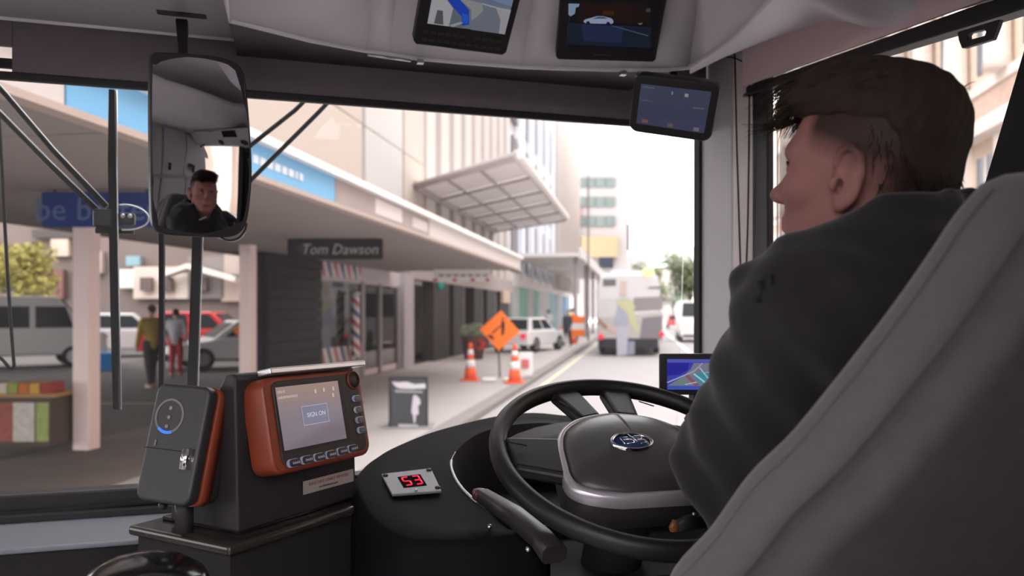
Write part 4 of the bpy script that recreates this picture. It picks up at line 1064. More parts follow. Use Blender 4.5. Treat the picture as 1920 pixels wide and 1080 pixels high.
# hanging signs under the veranda
def hang_sign(name, label, cx, ytop, d, wpx, hpx, mat, txt=None, tm_=None, size=.2, tsh=0.0, off=(0, 0)):
    c = W(cx, ytop + hpx / 2, d); w, h = wpx / FPX * d, hpx / FPX * d
    o = thing(name, label, 'sign', c - UP * h / 2)
    U_, V_, N_ = frame(RIGHT, UP)
    MB().rrect(c - N_ * 0, U_, V_, w, h, .02, .06, 3).build('board', mat, o)
    for k in (-.4, .4): MB().tube([c + U_ * w * k - N_ * .03 + UP * h / 2, c + U_ * w * k - N_ * .03 + UP * (h / 2 + max(.004, 2.873 - c.z - h / 2))], .012, 6).build('hanger', m_black, o)
    if txt: text('lettering', txt, c + N_ * .002 + U_ * off[0] * w + V_ * off[1] * h, U_, V_, size, tm_, o, .003, shear=tsh)
    return o, c, U_, V_, N_, w, h
hang_sign('hanging_sign', 'royal blue hanging sign reading be better under the veranda', 186, 360, 7.3, 216, 65, M('royal_blue', (.008, .035, .20), .5), 'be better', M('pale_blue_letter', (.10, .16, .32), .6), .30, off=(-.02, -.03))
o, c, U_, V_, N_, w, h = hang_sign('hanging_sign', 'black hanging barber sign with grey script lettering', 628, 448, 12.2, 178, 38, M('sign_black', (.018, .017, .02), .5))
text('lettering', 'Tom Dawson', c + N_ * .002 + U_ * .07 - V_ * .01, U_, V_, .225, M('grey_script', (.42, .39, .40), .6), o, .003, shear=.25, squash=.95)
MB().poly([c + N_ * .002 + U_ * a + V_ * b for a, b in ((-.62, .03), (-.50, -.06), (-.38, .03), (-.44, .06), (-.54, .05))]).build('logo', M('dim_logo', (.05, .05, .055), .6), o, solid=.002)
o, c, U_, V_, N_, w, h = hang_sign('hanging_sign', 'small white hanging sign with red corners at end of the veranda', 867, 505, 20.6, 106, 22, M('sign_white', (.95, .94, .93), .5))
PLs = []
for k in range(7): PLs.append(((.30, .30, .30), rectp(-w * .42 + k * w * .13, -h * .12, -w * .42 + k * w * .13 + w * .09, h * .08)))
for k in (-.46, -.12, .2, .46): PLs.append(((.55, .05, .08), [(w * (k - .05), -h * .5), (w * (k + .03), -h * .5), (w * (k + .01), -h * .28), (w * (k - .06), -h * .3)]))
picture('printed_face', c + N_ * .003, U_, V_, PLs, mat_print('paint_print'), o, .001)

# ---- barber shop: boarded wall, striped window, pole
T0 = 6.8
bar = thing('barber_shop', 'dark boarded barber shop front with striped window and grey door frames', 'shop', S(18, 7.5, .12))
m_clad = M('charcoal_boards', (.014, .0125, .016), .6, var=.15, scale=6); m_grey = M('grey_frame', (.30, .275, .285), .6); m_shopdark = M('shop_interior', (.07, .06, .055), .9, var=.4, scale=2)
nb = 13
for k in range(nb): sbox(MB(), 13.9, 16.4, T0 + (.02 if k % 2 else .0), T0 + .12, .12 + k * .2115, .12 + (k + 1) * .2115 - .012).build('board', m_clad, bar)
sbox(MB(), 13.88, 16.42, T0 + .13, T0 + .5, .12, 2.87).build('side_block', m_clad, bar)
sbox(MB(), 16.4, 23.3, 7.6, 7.7, .12, 2.87).build('back_wall', m_shopdark, bar); sbox(MB(), 23.12, 23.3, T0 + .3, 8.75, .12, 2.87).build('party_wall', m_shopdark, bar)
sbox(MB(), 16.4, 23.1, T0, 7.6, .10, .13).build('shop_floor', m_shopdark, bar)
stripes = []
def stripe_band(z0, z1, s0, s1):
    x = s0; k = 0; h_ = z1 - z0; L_ = [((.58, .54, .53), rectp(s0, z0, s1, z1))]
    cs_ = [(.38, .05, .06), None, (.03, .045, .12), None]
    while x < s1 + .4:
        c_ = cs_[k % 4]
        if c_: 
            a = [x, min(x + .20, 99)]
            q = [(a[0], z0), (a[1], z0), (a[1] - h_ * .6, z1), (a[0] - h_ * .6, z1)]
            q = [(max(s0, min(s1, u)), v) for u, v in q]; L_.append((c_, q))
        x += .20; k += 1
    return L_
for z0, z1 in ((2.54, 2.86), (.60, .95)): picture('striped_panel', S(0, T0 + .02, 0), SU, UP, stripe_band(z0, z1, 16.45, 18.9), mat_print('paint_print'), bar, .002)
sbox(MB(), 16.4, 23.1, T0 + .03, T0 + .15, 2.45, 2.87).build('transom', M('mauve_grey_transom', (.50, .45, .46), .7), bar)
sbox(MB(), 16.4, 18.95, T0 + .04, T0 + .1, .12, .95).build('stall_riser', m_grey, bar)
sbox(MB(), 16.5, 17.5, 7.3, 7.35, 1.3, 2.3).build('poster', M('tan_poster', (.42, .33, .22), .8), bar)
m_shopglass = mat_glass('shop_glass', (.9, .92, .93), .05, .10)
sbox(MB(), 16.45, 18.9, T0 + .05, T0 + .06, .95, 2.54).build('window_pane', m_shopglass, bar)
for s0, s1 in ((18.9, 19.12), (20.3, 20.45), (21.9, 22.05)): sbox(MB(), s0, s1, T0, T0 + .14, .12, 2.5).build('frame_post', m_grey, bar)
sbox(MB(), 22.15, 23.15, T0 - .1, T0 + .3, .12, 2.87).build('pilaster', M('mauve_grey', (.40, .36, .38), .7), bar)
sbox(MB(), 19.1, 20.3, T0 + .06, T0 + .07, .3, 2.4).build('window_pane', m_shopglass, bar); sbox(MB(), 20.45, 21.9, T0 + .06, T0 + .07, .3, 2.4).build('window_pane', m_shopglass, bar)
sbox(MB(), 20.5, 21.9, 7.3, 7.35, 2.0, 2.25).build('lit_panel', M('warm_panel', (.6, .45, .34), .6), bar)
sbox(MB(), 20.4, 21.6, 7.15, 7.5, .7, 1.5).build('counter', M('orange_counter', (.55, .22, .08), .6), bar); sbox(MB(), 19.3, 20.2, 7.15, 7.5, .4, 1.2).build('chair_block', M('ochre_seat', (.45, .28, .10), .6), bar)
sbox(MB(), 19.2, 22.1, T0 + .07, T0 + .09, .12, .75).build('lower_film', M('pink_film', (.62, .50, .50), .7), bar)
mbp = MB(); nz_, na = 44, 16; pc_ = S(18.05, T0 - .14, 0); cols_ = [(.40, .04, .05), (.66, .63, .62), (.03, .045, .13), (.66, .63, .62)]
for i in range(nz_):
    for j in range(na):
        z0, z1 = .75 + i * .032, .75 + (i + 1) * .032; a0_, a1_ = 2 * math.pi * j / na, 2 * math.pi * (j + 1) / na
        c_ = cols_[int((j / na * 4 + i / 4.0)) % 4]
        mbp.add([pc_ + Vector((.10 * math.cos(a), .10 * math.sin(a), z)) for a, z in ((a0_, z0), (a1_, z0), (a1_, z1), (a0_, z1))], [(0, 1, 2, 3)], c_)
po = thing('barber_pole', 'red white and blue striped barber pole beside the shop window', 'barber pole', pc_ + UP * .7)
mbp.build('striped_cylinder', mat_print('paint_print'), po)
MB().lathe([(.11, .68), (.12, .72), (.11, .75)], pc_, UP, 16).build('cap', m_steel, po); MB().lathe([(.11, 2.155), (.12, 2.2), (.06, 2.26)], pc_, UP, 16).build('cap', m_steel, po)
MB().box(pc_ + SL * .10 + UP * 2.2, (.05, .16, .05), RS_).build('bracket', m_black, po)

# ---- next shop: dark piers, planter
sh2_ = thing('corner_shop', 'shop front with dark piers and pale posts behind the orange road sign', 'shop', S(32, 7.5, .12))
def sfrom(px, t): 
    p = SPt(px, 585, t); return p.dot(SU)
sbox(MB(), 23.2, 42, 6.9, 9.0, .08, .12).build('shop_floor', m_shopdark, sh2_)
for a, b in ((808, 836), (846, 866), (885, 901), (909, 926), (934, 951)): sbox(MB(), sfrom(a, T0), sfrom(b, T0), T0 - .1, T0 + .3, .12, 2.75).build('dark_pier', M('dark_pier', (.045, .038, .038), .6), sh2_)
for a, b in ((838, 844), (868, 874), (902, 908), (927, 933)): sbox(MB(), sfrom(a, T0), sfrom(b, T0), T0 + .05, T0 + .3, .12, 2.75).build('pale_post', m_grey, sh2_)
sbox(MB(), 23.2, 42, T0 + 1.8, T0 + 1.9, .12, 2.8).build('back_wall', M('shop_back_pale', (.40, .34, .33), .8, var=.3, scale=1.5), sh2_)
sbox(MB(), 23.2, 42, T0 - .1, T0 + .4, 2.75, 3.4).build('lintel', m_fas_t, sh2_)
MB().sphere(SPt(825, 536, T0 - .12), .12, 10, 8).build('green_light', M('teal_sign', (.02, .4, .3), .4), sh2_)
sbox(MB(), sfrom(935, T0), sfrom(948, T0), T0 - .25, T0 - .12, 2.2, 2.8).build('blade_sign', M('tan_sign', (.62, .46, .36), .6), sh2_)
pl = thing('planter', 'dark brown planter tub with grey green shrub and red flowers', 'planter', W(888, 662, 27.5))
pb_ = W(888, 664, 27.5); pb_.z = .12
MB().lathe([(.32, 0), (.42, .75), (.44, .8), (.38, .8)], pb_, UP, 16).build('tub', M('brown_tub', (.10, .055, .05), .7), pl)
def leafball(c, r, n, size, seed=0):
    rn = random.Random(seed); m = MB()
    for _ in range(n):
        v = Vector((rn.gauss(0, 1), rn.gauss(0, 1), rn.gauss(0, 1))).normalized() * (rn.random() ** .4)
        p = Vector(c) + Vector((v.x * r[0], v.y * r[1], v.z * r[2]))
        a = Vector((rn.gauss(0, 1), rn.gauss(0, 1), rn.gauss(0, 1))).normalized(); b = a.orthogonal().normalized()
        sz = size * rn.uniform(.6, 1.2); m.add([p - a * sz, p + b * sz * .5, p + a * sz, p - b * sz * .5], [(0, 1, 2, 3)])
    return m
m_leaf = M('grey_green_leaf', (.22, .25, .17), .7, var=.3, scale=3); m_leaf2 = M('street_tree_leaf', (.16, .19, .10), .7, var=.35, scale=2); m_leaf3 = M('autumn_leaf', (.30, .26, .07), .7, var=.4, scale=2)
leafball(pb_ + UP * .98, (.5, .5, .28), 500, .06, 3).build('shrub', m_leaf, pl, flip=False); leafball(pb_ + UP * .5 + RIGHT * .25 - FWD * .35, (.25, .1, .2), 90, .05, 4).build('flowers', M('red_flower', (.6, .05, .06), .6), pl, flip=False)

# ---- facades above the veranda
m_taupe = M('dark_taupe', (.16, .13, .13), .9); m_winb = M('blue_grey_glass', (.17, .185, .215), .15, var=.3, scale=.8); m_wind = M('brown_glass', (.14, .10, .10), .2, var=.3, scale=1)  # dark taupe for the panel joints, also on the thin pole and banner
fa = thing('building', 'cream panelled building above the blue veranda', 'building', S(8, 7.4, 3.24))
for s0, s1, m_ in ((-8, 6, m_pale), (6.02, 12.0, M('white_panel', (.54, .51, .495), .8)), (12.1, 18.9, M('cream_panel', (.52, .45, .40), .8, var=.04)), (19.15, 22.3, M('white_panel', (.54, .51, .495), .8)), (22.5, 24.6, M('cream_panel', (.52, .45, .40), .8))):
    for z0, z1 in ((3.24, 6.4), (6.43, 9.6), (9.63, 13)): sbox(MB(), s0, s1, T0, T0 + .25, z0, z1).build('wall_panel', m_, fa)
sbox(MB(), -8, 24.6, T0 + .2, T0 + 1.2, 3.24, 13).build('core', m_taupe, fa)
fb = thing('building', 'white building with tall piers and dark window strips behind the glass canopy', 'building', S(33, 7.6, 3.2))
sbox(MB(), 24.7, 42, T0 + .45, T0 + 6, 3.4, 22).build('core', M('pale_core', (.46, .41, .38), .8), fb)
for k in range(9): sbox(MB(), 24.8 + k * 1.92, 24.8 + k * 1.92 + 1.1, T0 - .05, T0 + .45, 3.4, 22).build('pier', M('white_pier', (.54, .49, .465), .8), fb)
for k in range(9):
    for z in (3.9, 7.6, 11.3, 15.0): sbox(MB(), 24.8 + k * 1.92 + 1.25, 24.8 + (k + 1) * 1.92 - .15, T0 + .38, T0 + .5, z, z + 2.6).build('window', m_wind, fb)
fc = thing('building', 'building with blue grey window bays and fluted white columns', 'building', S(62, 8, .12))
sbox(MB(), 42.1, 86, T0 + .4, T0 + 12, 3.6, 30).build('core', M('mauve_core', (.55, .50, .52), .8), fc)
for k in range(5):
    s0 = 42.6 + k * 4.2
    for z in (4.2, 8.4, 12.6, 16.8, 21): 
        o = sbox(MB(), s0, s0 + 3.2, T0 + .2, T0 + .45, z, z + 3.2).build('window', m_winb, fc)
        for q in (1.0, 2.0): sbox(MB(), s0 + q, s0 + q + .25, T0 + .1, T0 + .2, z, z + 3.2).build('mullion', m_wind, o)
    sbox(MB(), s0 + 3.3, s0 + 4.0, T0 - .1, T0 + .4, 3.6, 30).build('pale_pier', M('pale_blue_pier', (.74, .76, .82), .7), fc)
for k in range(7): MB().lathe([(.55, 0), (.55, 26)], S(64.2 + k * 3.1, T0 - .1, 3.6), UP, 10).build('fluted_column', M('white_pier', (.54, .49, .465), .8), fc)
sbox(MB(), 42.1, 86, T0, T0 + .4, 3.2, 3.9).build('string_course', m_fas_w, fc)
for k, (a, c_) in enumerate(((42.5, (.35, .38, .36)), (45.5, (.06, .28, .22)), (48.5, (.34, .30, .31)), (51, (.05, .26, .20)), (55, (.40, .40, .40)), (60, (.10, .30, .34)), (66, (.30, .32, .36)), (73, (.12, .26, .36)))):
    sbox(MB(), a, a + (2.7 if k < 4 else 5), T0 + .0, T0 + .3, .12, 3.2).build('shop_panel', M('shop_panel_%d' % k, c_, .5, var=.3, scale=1.2), fc)
fd = thing('building', 'pale office block with horizontal grey green window bands at end of street', 'building', W(1118, 585, 112) - UP * 1.75)
dB = 112.0
def fbox(mb, x0, x1, y0, y1, d0, dep): 
    a, b = W(x0, y1, d0), W(x1, y0, d0); c = (a + b) / 2 + FWD * dep / 2
    return mb.box(c, ((x1 - x0) / FPX * d0, dep, (y1 - y0) / FPX * d0), Matrix((RIGHT, FWD, UP)).transposed())
fbox(MB(), 1076, 1178, 318, 596, dB, 20).build('wall', M('pale_office', (.38, .35, .34), .8), fd)
for y0, y1 in ((333, 350), (369, 387), (405, 424)): 
    for k in range(4): fbox(MB(), 1079 + k * 19, 1079 + k * 19 + 17.5, y0, y1, dB - .3, .4).build('window', M('grey_green_glass', (.16, .19, .18), .3, var=.3, scale=.3), fd)
fbox(MB(), 1090, 1158, 443, 482, dB - 1, 1.2).build('amber_panel', M('amber_panel', (.36, .28, .17), .7), fd); fbox(MB(), 1124, 1150, 482, 502, dB - 1, 1.2).build('dark_sign', M('dark_sign', (.03, .035, .05), .6), fd)
fbox(MB(), 1076, 1083, 385, 470, dB - 1, 1.2).build('side_fin', m_wind, fd); fbox(MB(), 1083, 1088, 388, 412, dB - 1.2, 1.2).build('red_fin', M('red_fin', (.5, .12, .08), .6), fd)
fe = thing('building', 'tall pale tower rising behind the office block', 'building', W(1090, 585, 170) - UP * 1.75)
fbox(MB(), 1050, 1122, 150, 600.4, 170, 20).build('wall', M('pale_tower', (.56, .53, .52), .8), fe)
for k in range(5): 
    a, b = W(1076 + k * 3, 232 + k * 24, 169.5), W(1118, 262 + k * 24, 169.5); MB().tube([a, b], .35, 5).build('brace', M('pale_brace', (.55, .48, .47), .8), fe)
# glass canopy over the footpath
gc = thing('glass_canopy', 'large steel and frosted glass canopy projecting from the white building', 'canopy', S(28, 5, 5.2))
m_can = M('frosted_canopy_glass', (.93, .88, .86), .5, var=.06, scale=1.0); m_canf = M('canopy_steel', (.42, .38, .38), .5)
co = [S(19.5, 3.0, 5.6), S(32.8, 3.0, 5.6), S(37, 6.75, 5.6), S(23.5, 6.75, 5.6)]
for i in range(5):
    for j in range(3):
        q = [bil(co, (i + .02) / 5, (j + .02) / 3), bil(co, (i + .98) / 5, (j + .02) / 3), bil(co, (i + .98) / 5, (j + .98) / 3), bil(co, (i + .02) / 5, (j + .98) / 3)]
        MB().prism(q, (0, 0, .03)).build('pane', m_can, gc)
for i in range(6): MB().tube([bil(co, i / 5, 0) - UP * .06, bil(co, i / 5, 1) - UP * .06], .05, 6).build('beam', m_canf, gc)
for j in range(4): MB().tube([bil(co, 0, j / 3) - UP * .03, bil(co, 1, j / 3) - UP * .03], .04, 6).build('purlin', m_canf, gc)
MB().tube([co[0] + UP * .05, co[1] + UP * .05], .13, 8).build('front_beam', M('white_beam', (.8, .75, .73), .6), gc); MB().tube([co[3], co[2]], .16, 8).build('wall_beam', m_canf, gc)
MB().tube([co[0] + UP * .05, co[3]], .10, 8).build('end_beam', m_canf, gc)
# second white veranda further on
v2 = thing('veranda', 'white veranda over distant green shop fronts', 'veranda', S(56, 5, 4.7))
sbox(MB(), 43, 74, 3.2, 6.8, 4.75, 4.95).build('deck', m_fas_w, v2); sbox(MB(), 43, 74, 3.1, 3.25, 4.65, 5.25).build('fascia', m_fas_w, v2)
for s_ in (43.5, 52, 60, 68): sbox(MB(), s_, s_ + .2, 3.4, 3.6, .12, 4.75).build('post', m_grey, v2)

# ---- stone building across the road (seen through the side window and in the mirror)
fr = thing('building', 'ornate sand coloured stone building across the road', 'building', S(25, -15, .12))
m_stone = M('sandstone', (.78, .62, .50), .85, var=.12, scale=.5, bump=.2, bscale=6); m_stone2 = M('pale_sandstone', (.84, .74, .67), .85, var=.08, scale=.6)
sbox(MB(), -30, 95, -24, -14.4, .12, 24).build('wall', m_stone, fr)
for z0, z1, dp in ((4.6, 5.1, .5), (9.0, 9.6, .8), (10.9, 11.3, .35), (17.5, 18.4, .9)): sbox(MB(), -30, 95, -14.5, -14.4 + dp, z0, z1).build('cornice', m_stone2, fr)
m_frieze = M('pink_frieze', (.62, .44, .36), .85, var=.25, scale=2.5, bump=.6, bscale=5)
sbox(MB(), -30, 95, -14.5, -14.15, 9.6, 10.9).build('frieze', m_frieze, fr)
for k in range(30):
    s0 = -29 + k * 4.2
    MB().lathe([(.55, 11.3), (.50, 11.8), (.44, 17.0), (.58, 17.5)], S(s0, -13.9, 0), UP, 14).build('column', m_stone2, fr)
    sbox(MB(), s0 - .6, s0 + .6, -14.5, -14.0, .12, 9.0).build('pilaster', m_stone2, fr)
    for z0, z1 in ((1.0, 4.0), (5.6, 8.3), (11.9, 16.2)):
        o = sbox(MB(), s0 + 1.15, s0 + 3.05, -14.45, -14.32, z0, z1).build('window', m_winb, fr)
        sbox(MB(), s0 + 2.02, s0 + 2.18, -14.35, -14.27, z0, z1).build('mullion', m_stone2, o)
    sbox(MB(), s0 + .95, s0 + 3.25, -14.45, -14.15, 5.3, 5.6).build('sill', m_stone2, fr)

# ---- car park backdrop
cpr = thing('lot_shade_roof', 'flat unseen roof added to shade the car park behind the veranda posts', 'roof', S(4, 14, 4.6))  # roof added out of sight to keep sky light off the car park
sbox(MB(), -12, 22, 8.0, 20.5, 4.7, 4.9).build('deck', m_soff, cpr)
for s_, t_ in ((-6, 20), (4, 20), (14, 20)): sbox(MB(), s_, s_ + .25, t_, t_ + .25, .11, 4.7).build('post', m_grey, cpr)
bg1 = thing('building', 'low brown and cream buildings beyond the car park', 'building', W(260, 585, 36) - UP * 1.64)
m_brownw = M('brown_wall', (.20, .155, .14), .85, var=.2, scale=.4)
fbox(MB(), -420, 540, 330, 654, 36, 6).build('wall', m_brownw, bg1)
for x0, x1, y0, y1, c_ in ((-100, -20, 440, 560, (.55, .5, .48)), (95, 128, 448, 480, (.55, .42, .34)), (150, 190, 470, 512, (.50, .40, .34)), (222, 250, 505, 540, (.75, .70, .64)), (250, 330, 500, 560, (.62, .48, .42)), (330, 352, 512, 560, (.75, .65, .56)), (352, 420, 480, 560, (.22, .19, .18)), (420, 460, 450, 515, (.42, .34, .30)), (415, 460, 520, 565, (.50, .38, .32)), (470, 505, 520, 560, (.42, .46, .55)), (85, 118, 505, 560, (.20, .10, .09)), (60, 142, 430, 446, (.10, .085, .08)), (236, 262, 480, 498, (.25, .38, .42))):
    fbox(MB(), x0, x1, y0, y1, 35.6, .3).build('wall_panel', M('back_%d_%d' % (x0, y0), c_, .8, var=.2, scale=1), bg1)
for x0 in (262, 300, 365): fbox(MB(), x0, x0 + 22, 520, 545, 35.3, .2).build('window', m_wind, bg1)
a = [W(x, y, 34.5) for x, y in ((300, 512), (350, 494), (440, 520), (440, 528), (350, 503), (300, 520))]
MB().prism(a, FWD * .8).build('gable_roof', M('cream_gable', (.74, .66, .58), .8), bg1)
struct(fbox(MB(), -420, 540, 684, 690, 25.2, .3).build('lot_kerb', M('lot_kerb_paint', (.36, .32, .30), .8)))
struct(fbox(MB(), -300, 500, 757, 764, 14.2, .12).build('lot_kerb_yellow', M('lot_kerb_yellow', (.42, .28, .12), .8)))

def gz0(px, d): p = W(px, 585, d); p.z = 0; return p
def tree(label, base, h, cr, nleaf, mat, seed, name='tree', group='street trees'):
    t = thing(name, label, 'tree', base, group); rn = random.Random(seed); b = Vector(base)
    trp = [b, b + Vector((.1, 0, h * .3)), b + Vector((-.1, .1, h * .55))]
    mbt = MB().tube(trp, [h * .025, h * .02, h * .012], 8)
    for k in range(6):
        a = rn.uniform(0, 6.28); mbt.tube([trp[1] + UP * h * rn.uniform(0, .2), b + Vector((math.cos(a) * cr * .6, math.sin(a) * cr * .6, h * rn.uniform(.6, .85)))], [h * .01, h * .004], 5)
    mbt.build('trunk', M('bark', (.10, .08, .07), .9), t)
    mf = MB()
    for k in range(9):
        c = b + Vector((rn.uniform(-1, 1) * cr * .6, rn.uniform(-1, 1) * cr * .6, h * rn.uniform(.5, .88)))
        l_ = leafball(c, (cr * .5, cr * .5, h * .14), nleaf // 9, .03 * h, seed * 17 + k); mf.add(l_.v, l_.f)
    mf.build('foliage', mat, t, flip=False)
tree('leafy street tree nearest the right windscreen pillar', W(1292, 590, 88) - UP * 1.5, 9.0, 3.2, 2400, m_leaf2, 1)
tree('rounded street tree rising just above the leading bus', W(1216, 590, 118) - UP * 1.5, 9.5, 3.0, 2200, m_leaf2, 2)
tree('low pale street tree between bus and right pillar', W(1262, 590, 130) - UP * 1.5, 7.0, 3.0, 1600, m_leaf, 5)
tree('yellow green tree at left edge beyond the car park van', W(40, 600, 31) - UP * 1.3, 4.4, 1.5, 2200, m_leaf3, 3)
fz = thing('building', 'hazy pale buildings far down the right side of the street', 'building', W(1270, 585, 200) - UP * 1.75)
fbox(MB(), 1232, 1262, 500, 596, 200, 15).build('block', m_pale, fz); fbox(MB(), 1268, 1300, 462, 596, 230, 15).build('block', M('pale_tower', (.56, .53, .52), .8), fz); fbox(MB(), 1180, 1215, 478, 596, 190, 15).build('block', M('pale_office', (.38, .35, .34), .8), fz)
MB().tube([Vector((*W(1103, 585, 45).xy, .0)), W(1103, 330, 45)], .05, 6).build('pole', m_taupe, None)
o = bpy.data.objects['pole']; tag(o, 'thin dark street light pole in front of the office block', 'pole')
bn = thing('street_banner', 'narrow dark street banner on slim pole right of the office block', 'banner', gz0(1178, 90)); fbox(MB(), 1176, 1180, 420, 470, 90, .2).build('banner', m_taupe, bn); MB().tube([gz0(1180.5, 90), W(1180.5, 415, 90)], .05, 6).build('pole', m_grey, bn)

# ---- vehicles
m_tyre = M('tyre', (.02, .019, .02), .8); m_carglass = M('car_glass', (.03, .035, .04), .1); m_tail = M('tail_light', (.6, .03, .05), .3, emit=(1, .05, .1), estr=.6); m_lamp = M('headlamp', (.75, .75, .75), .1)
def car(name, label, loc, ang, col, L=4.2, Wd=1.75, H=1.45, kind='hatch', group='parked vehicles'):
    t = thing(name, label, 'car' if kind != 'van' else 'van', loc, group); R = rotz(ang); b = Vector(loc); mp_ = M('car_paint_%d_%d_%d' % tuple(int(c * 100) for c in col), col, .3, coat=.4)
    P = lambda x, y, z: b + R @ Vector((x, y, z))
    if kind == 'van':
        body = [(-L / 2, .35), (-L / 2 + .02, H - .18), (-L / 2 + .2, H), (L * .22, H), (L * .38, H * .58), (L * .49, H * .48), (L / 2, .38)]
        belt, roof = [], []
    else:
        body = [(-L / 2, .32), (-L / 2 + .03, H * .58), (-L * .43, H * .64), (L * .2, H * .63), (L * .44, H * .52), (L / 2 - .02, H * .40), (L / 2, .30)]
    rings = []
    for y, inset in ((-Wd / 2, .05), (-Wd / 2 + .04, 0), (Wd / 2 - .04, 0), (Wd / 2, .05)):
        cx = sum(p[0] for p in body) / len(body); cz = sum(p[1] for p in body) / len(body)
        rings.append([P(cx + (x - cx) * (1 - inset * .5), y, cz + (z - cz) * (1 - inset)) for x, z in body])
    MB().loft(rings, smooth=False).build('body', mp_, t, bevel=.03)
    if kind == 'van':
        for sgn_ in (-1, 1):
            for x0, x1, k in ((-L * .42, -L * .16, 0), (-L * .13, L * .08, 0), (L * .11, L * .30, 1)):
                q = [P(x0, sgn_ * (Wd / 2 + .006), H * .56), P(x1 + (.06 if k else 0), sgn_ * (Wd / 2 + .006), H * .56), P(x1 - (.16 if k else 0), sgn_ * (Wd / 2 + .004), H * .86), P(x0, sgn_ * (Wd / 2 + .004), H * .86)]
                MB().prism(q, R @ Vector((0, -.012 * sgn_, 0))).build('side_window', m_carglass, t)
        q = [P(L * .375, -Wd * .42, H * .62), P(L * .375, Wd * .42, H * .62), P(L * .245, Wd * .38, H * .95), P(L * .245, -Wd * .38, H * .95)]
        MB().prism(q, R @ Vector((.03, 0, .02))).build('windscreen', m_carglass, t)
    else:
        lo_ = [(-L * .44, H * .62), (L * .24, H * .62)]; hi_ = [(-L * .34, H), (L * .06, H)]
        yb_, yt_ = Wd / 2 - .06, Wd / 2 - .22
        cab = MB().loft([[P(lo_[0][0], -yb_, lo_[0][1]), P(lo_[1][0], -yb_, lo_[1][1]), P(lo_[1][0], yb_, lo_[1][1]), P(lo_[0][0], yb_, lo_[0][1])], [P(hi_[0][0], -yt_, H), P(hi_[1][0], -yt_, H), P(hi_[1][0], yt_, H), P(hi_[0][0], yt_, H)]], smooth=False).build('cabin', mp_, t, bevel=.05)
        def lerpq(u0, u1, v0, v1, sgn_):
            out = []
            for u, v in ((u0, v0), (u1, v0), (u1, v1), (u0, v1)):
                x = (lo_[0][0] + (lo_[1][0] - lo_[0][0]) * u) * (1 - v) + (hi_[0][0] + (hi_[1][0] - hi_[0][0]) * u) * v
                out.append(P(x, sgn_ * (yb_ + (yt_ - yb_) * v + .008), lo_[0][1] + (H - lo_[0][1]) * v))
            return out
        for sgn_ in (-1, 1):
            MB().prism(lerpq(.1, .5, .12, .86, sgn_), R @ Vector((0, -.01 * sgn_, 0))).build('side_window', m_carglass, t); MB().prism(lerpq(.55, .9, .12, .86, sgn_), R @ Vector((0, -.01 * sgn_, 0))).build('side_window', m_carglass, t)
        for k, (a, b2) in enumerate(((lo_[0], hi_[0]), (lo_[1], hi_[1]))):
            sx = -.012 if k == 0 else .012
            q = [P(a[0] * .9 + b2[0] * .1 + sx, -yb_ * .86, a[1] + .05), P(a[0] * .9 + b2[0] * .1 + sx, yb_ * .86, a[1] + .05), P(a[0] * .15 + b2[0] * .85 + sx, yt_ * .88, H - .07), P(a[0] * .15 + b2[0] * .85 + sx, -yt_ * .88, H - .07)]
            MB().prism(q, R @ Vector((sx, 0, .008))).build('windscreen' if k else 'rear_window', m_carglass, t)
    for x in (-L * .31, L * .31):
        for y in (-Wd / 2 + .08, Wd / 2 - .08):
            w_ = MB().lathe([(.10, -.11), (.30, -.11), (.32, -.08), (.32, .08), (.30, .11), (.10, .11)], P(x, y, .32), R @ Vector((0, 1, 0)), 18).build('wheel', m_tyre, t)
            MB().lathe([(.19, -.118), (.19, .118)], P(x, y, .32), R @ Vector((0, 1, 0)), 12).build('hub_cap', m_steel, w_)
    for y in (-Wd * .36, Wd * .36):
        MB().box(P(L / 2 - .04, y, H * .42), (.08, .3, .13), R).build('headlight', m_lamp, t); MB().box(P(-L / 2 + .02, y, H * .48), (.06, .22, .2), R).build('tail_lamp', m_tail, t)
    MB().box(P(L / 2 - .02, 0, .38), (.06, Wd * .8, .14), R).build('bumper', m_tyre, t)
    return t
def gz(px, py_d, d, z=.11): p = W(px, 585, d); p.z = z; return p
view = lambda px: math.atan2(-(ray(px, 585).x), ray(px, 585).y)
car('delivery_van', 'silver grey van parked in car park left of the pale post', gz(22, 0, 23.6), view(72) + math.radians(4), (.58, .56, .54), 4.9, 1.85, 2.1, 'van')
car('pickup_car', 'white car with blue load parked right of the pale post', gz(238, 0, 29.5), view(228), (.62, .6, .6), 4.0, 1.8, 1.6)
o = MB().box(gz(200, 0, 22.5) + UP * .75, (.7, .5, .5), rotz(view(200))).build('blue_crate', M('blue_crate', (.03, .22, .55), .5), bevel=.03); tag(o, 'bright blue crate standing beside the white parked car', 'crate'); o.location.z = .11
car('hatchback', 'red hatchback parked behind the hanging wiper blade', gz(395, 0, 27.5), view(380) + math.radians(-20), (.58, .035, .04), 4.3, 1.8, 1.65)
car('hatchback', 'white hatchback in front of the red car', gz(450, 0, 23.5), view(440) + math.radians(195), (.78, .76, .75), 4.0, 1.7, 1.4)
car('sedan', 'pale parked car beside footpath beyond the orange sign', gz(992, 0, 33.5, .12), -SA + math.radians(75), (.75, .74, .74), 4.2, 1.75, 1.4)
car('delivery_van', 'white van in the oncoming lane near the right pillar', gz(1302, 0, 48, 0), -SA + math.pi / 2 + math.pi, (.72, .68, .66), 5.2, 2.0, 2.4, 'van')
car('sedan', 'distant red car beyond the leading bus', gz(1266, 0, 85, 0), -SA + math.pi / 2, (.55, .08, .08), 4.2, 1.75, 1.45)

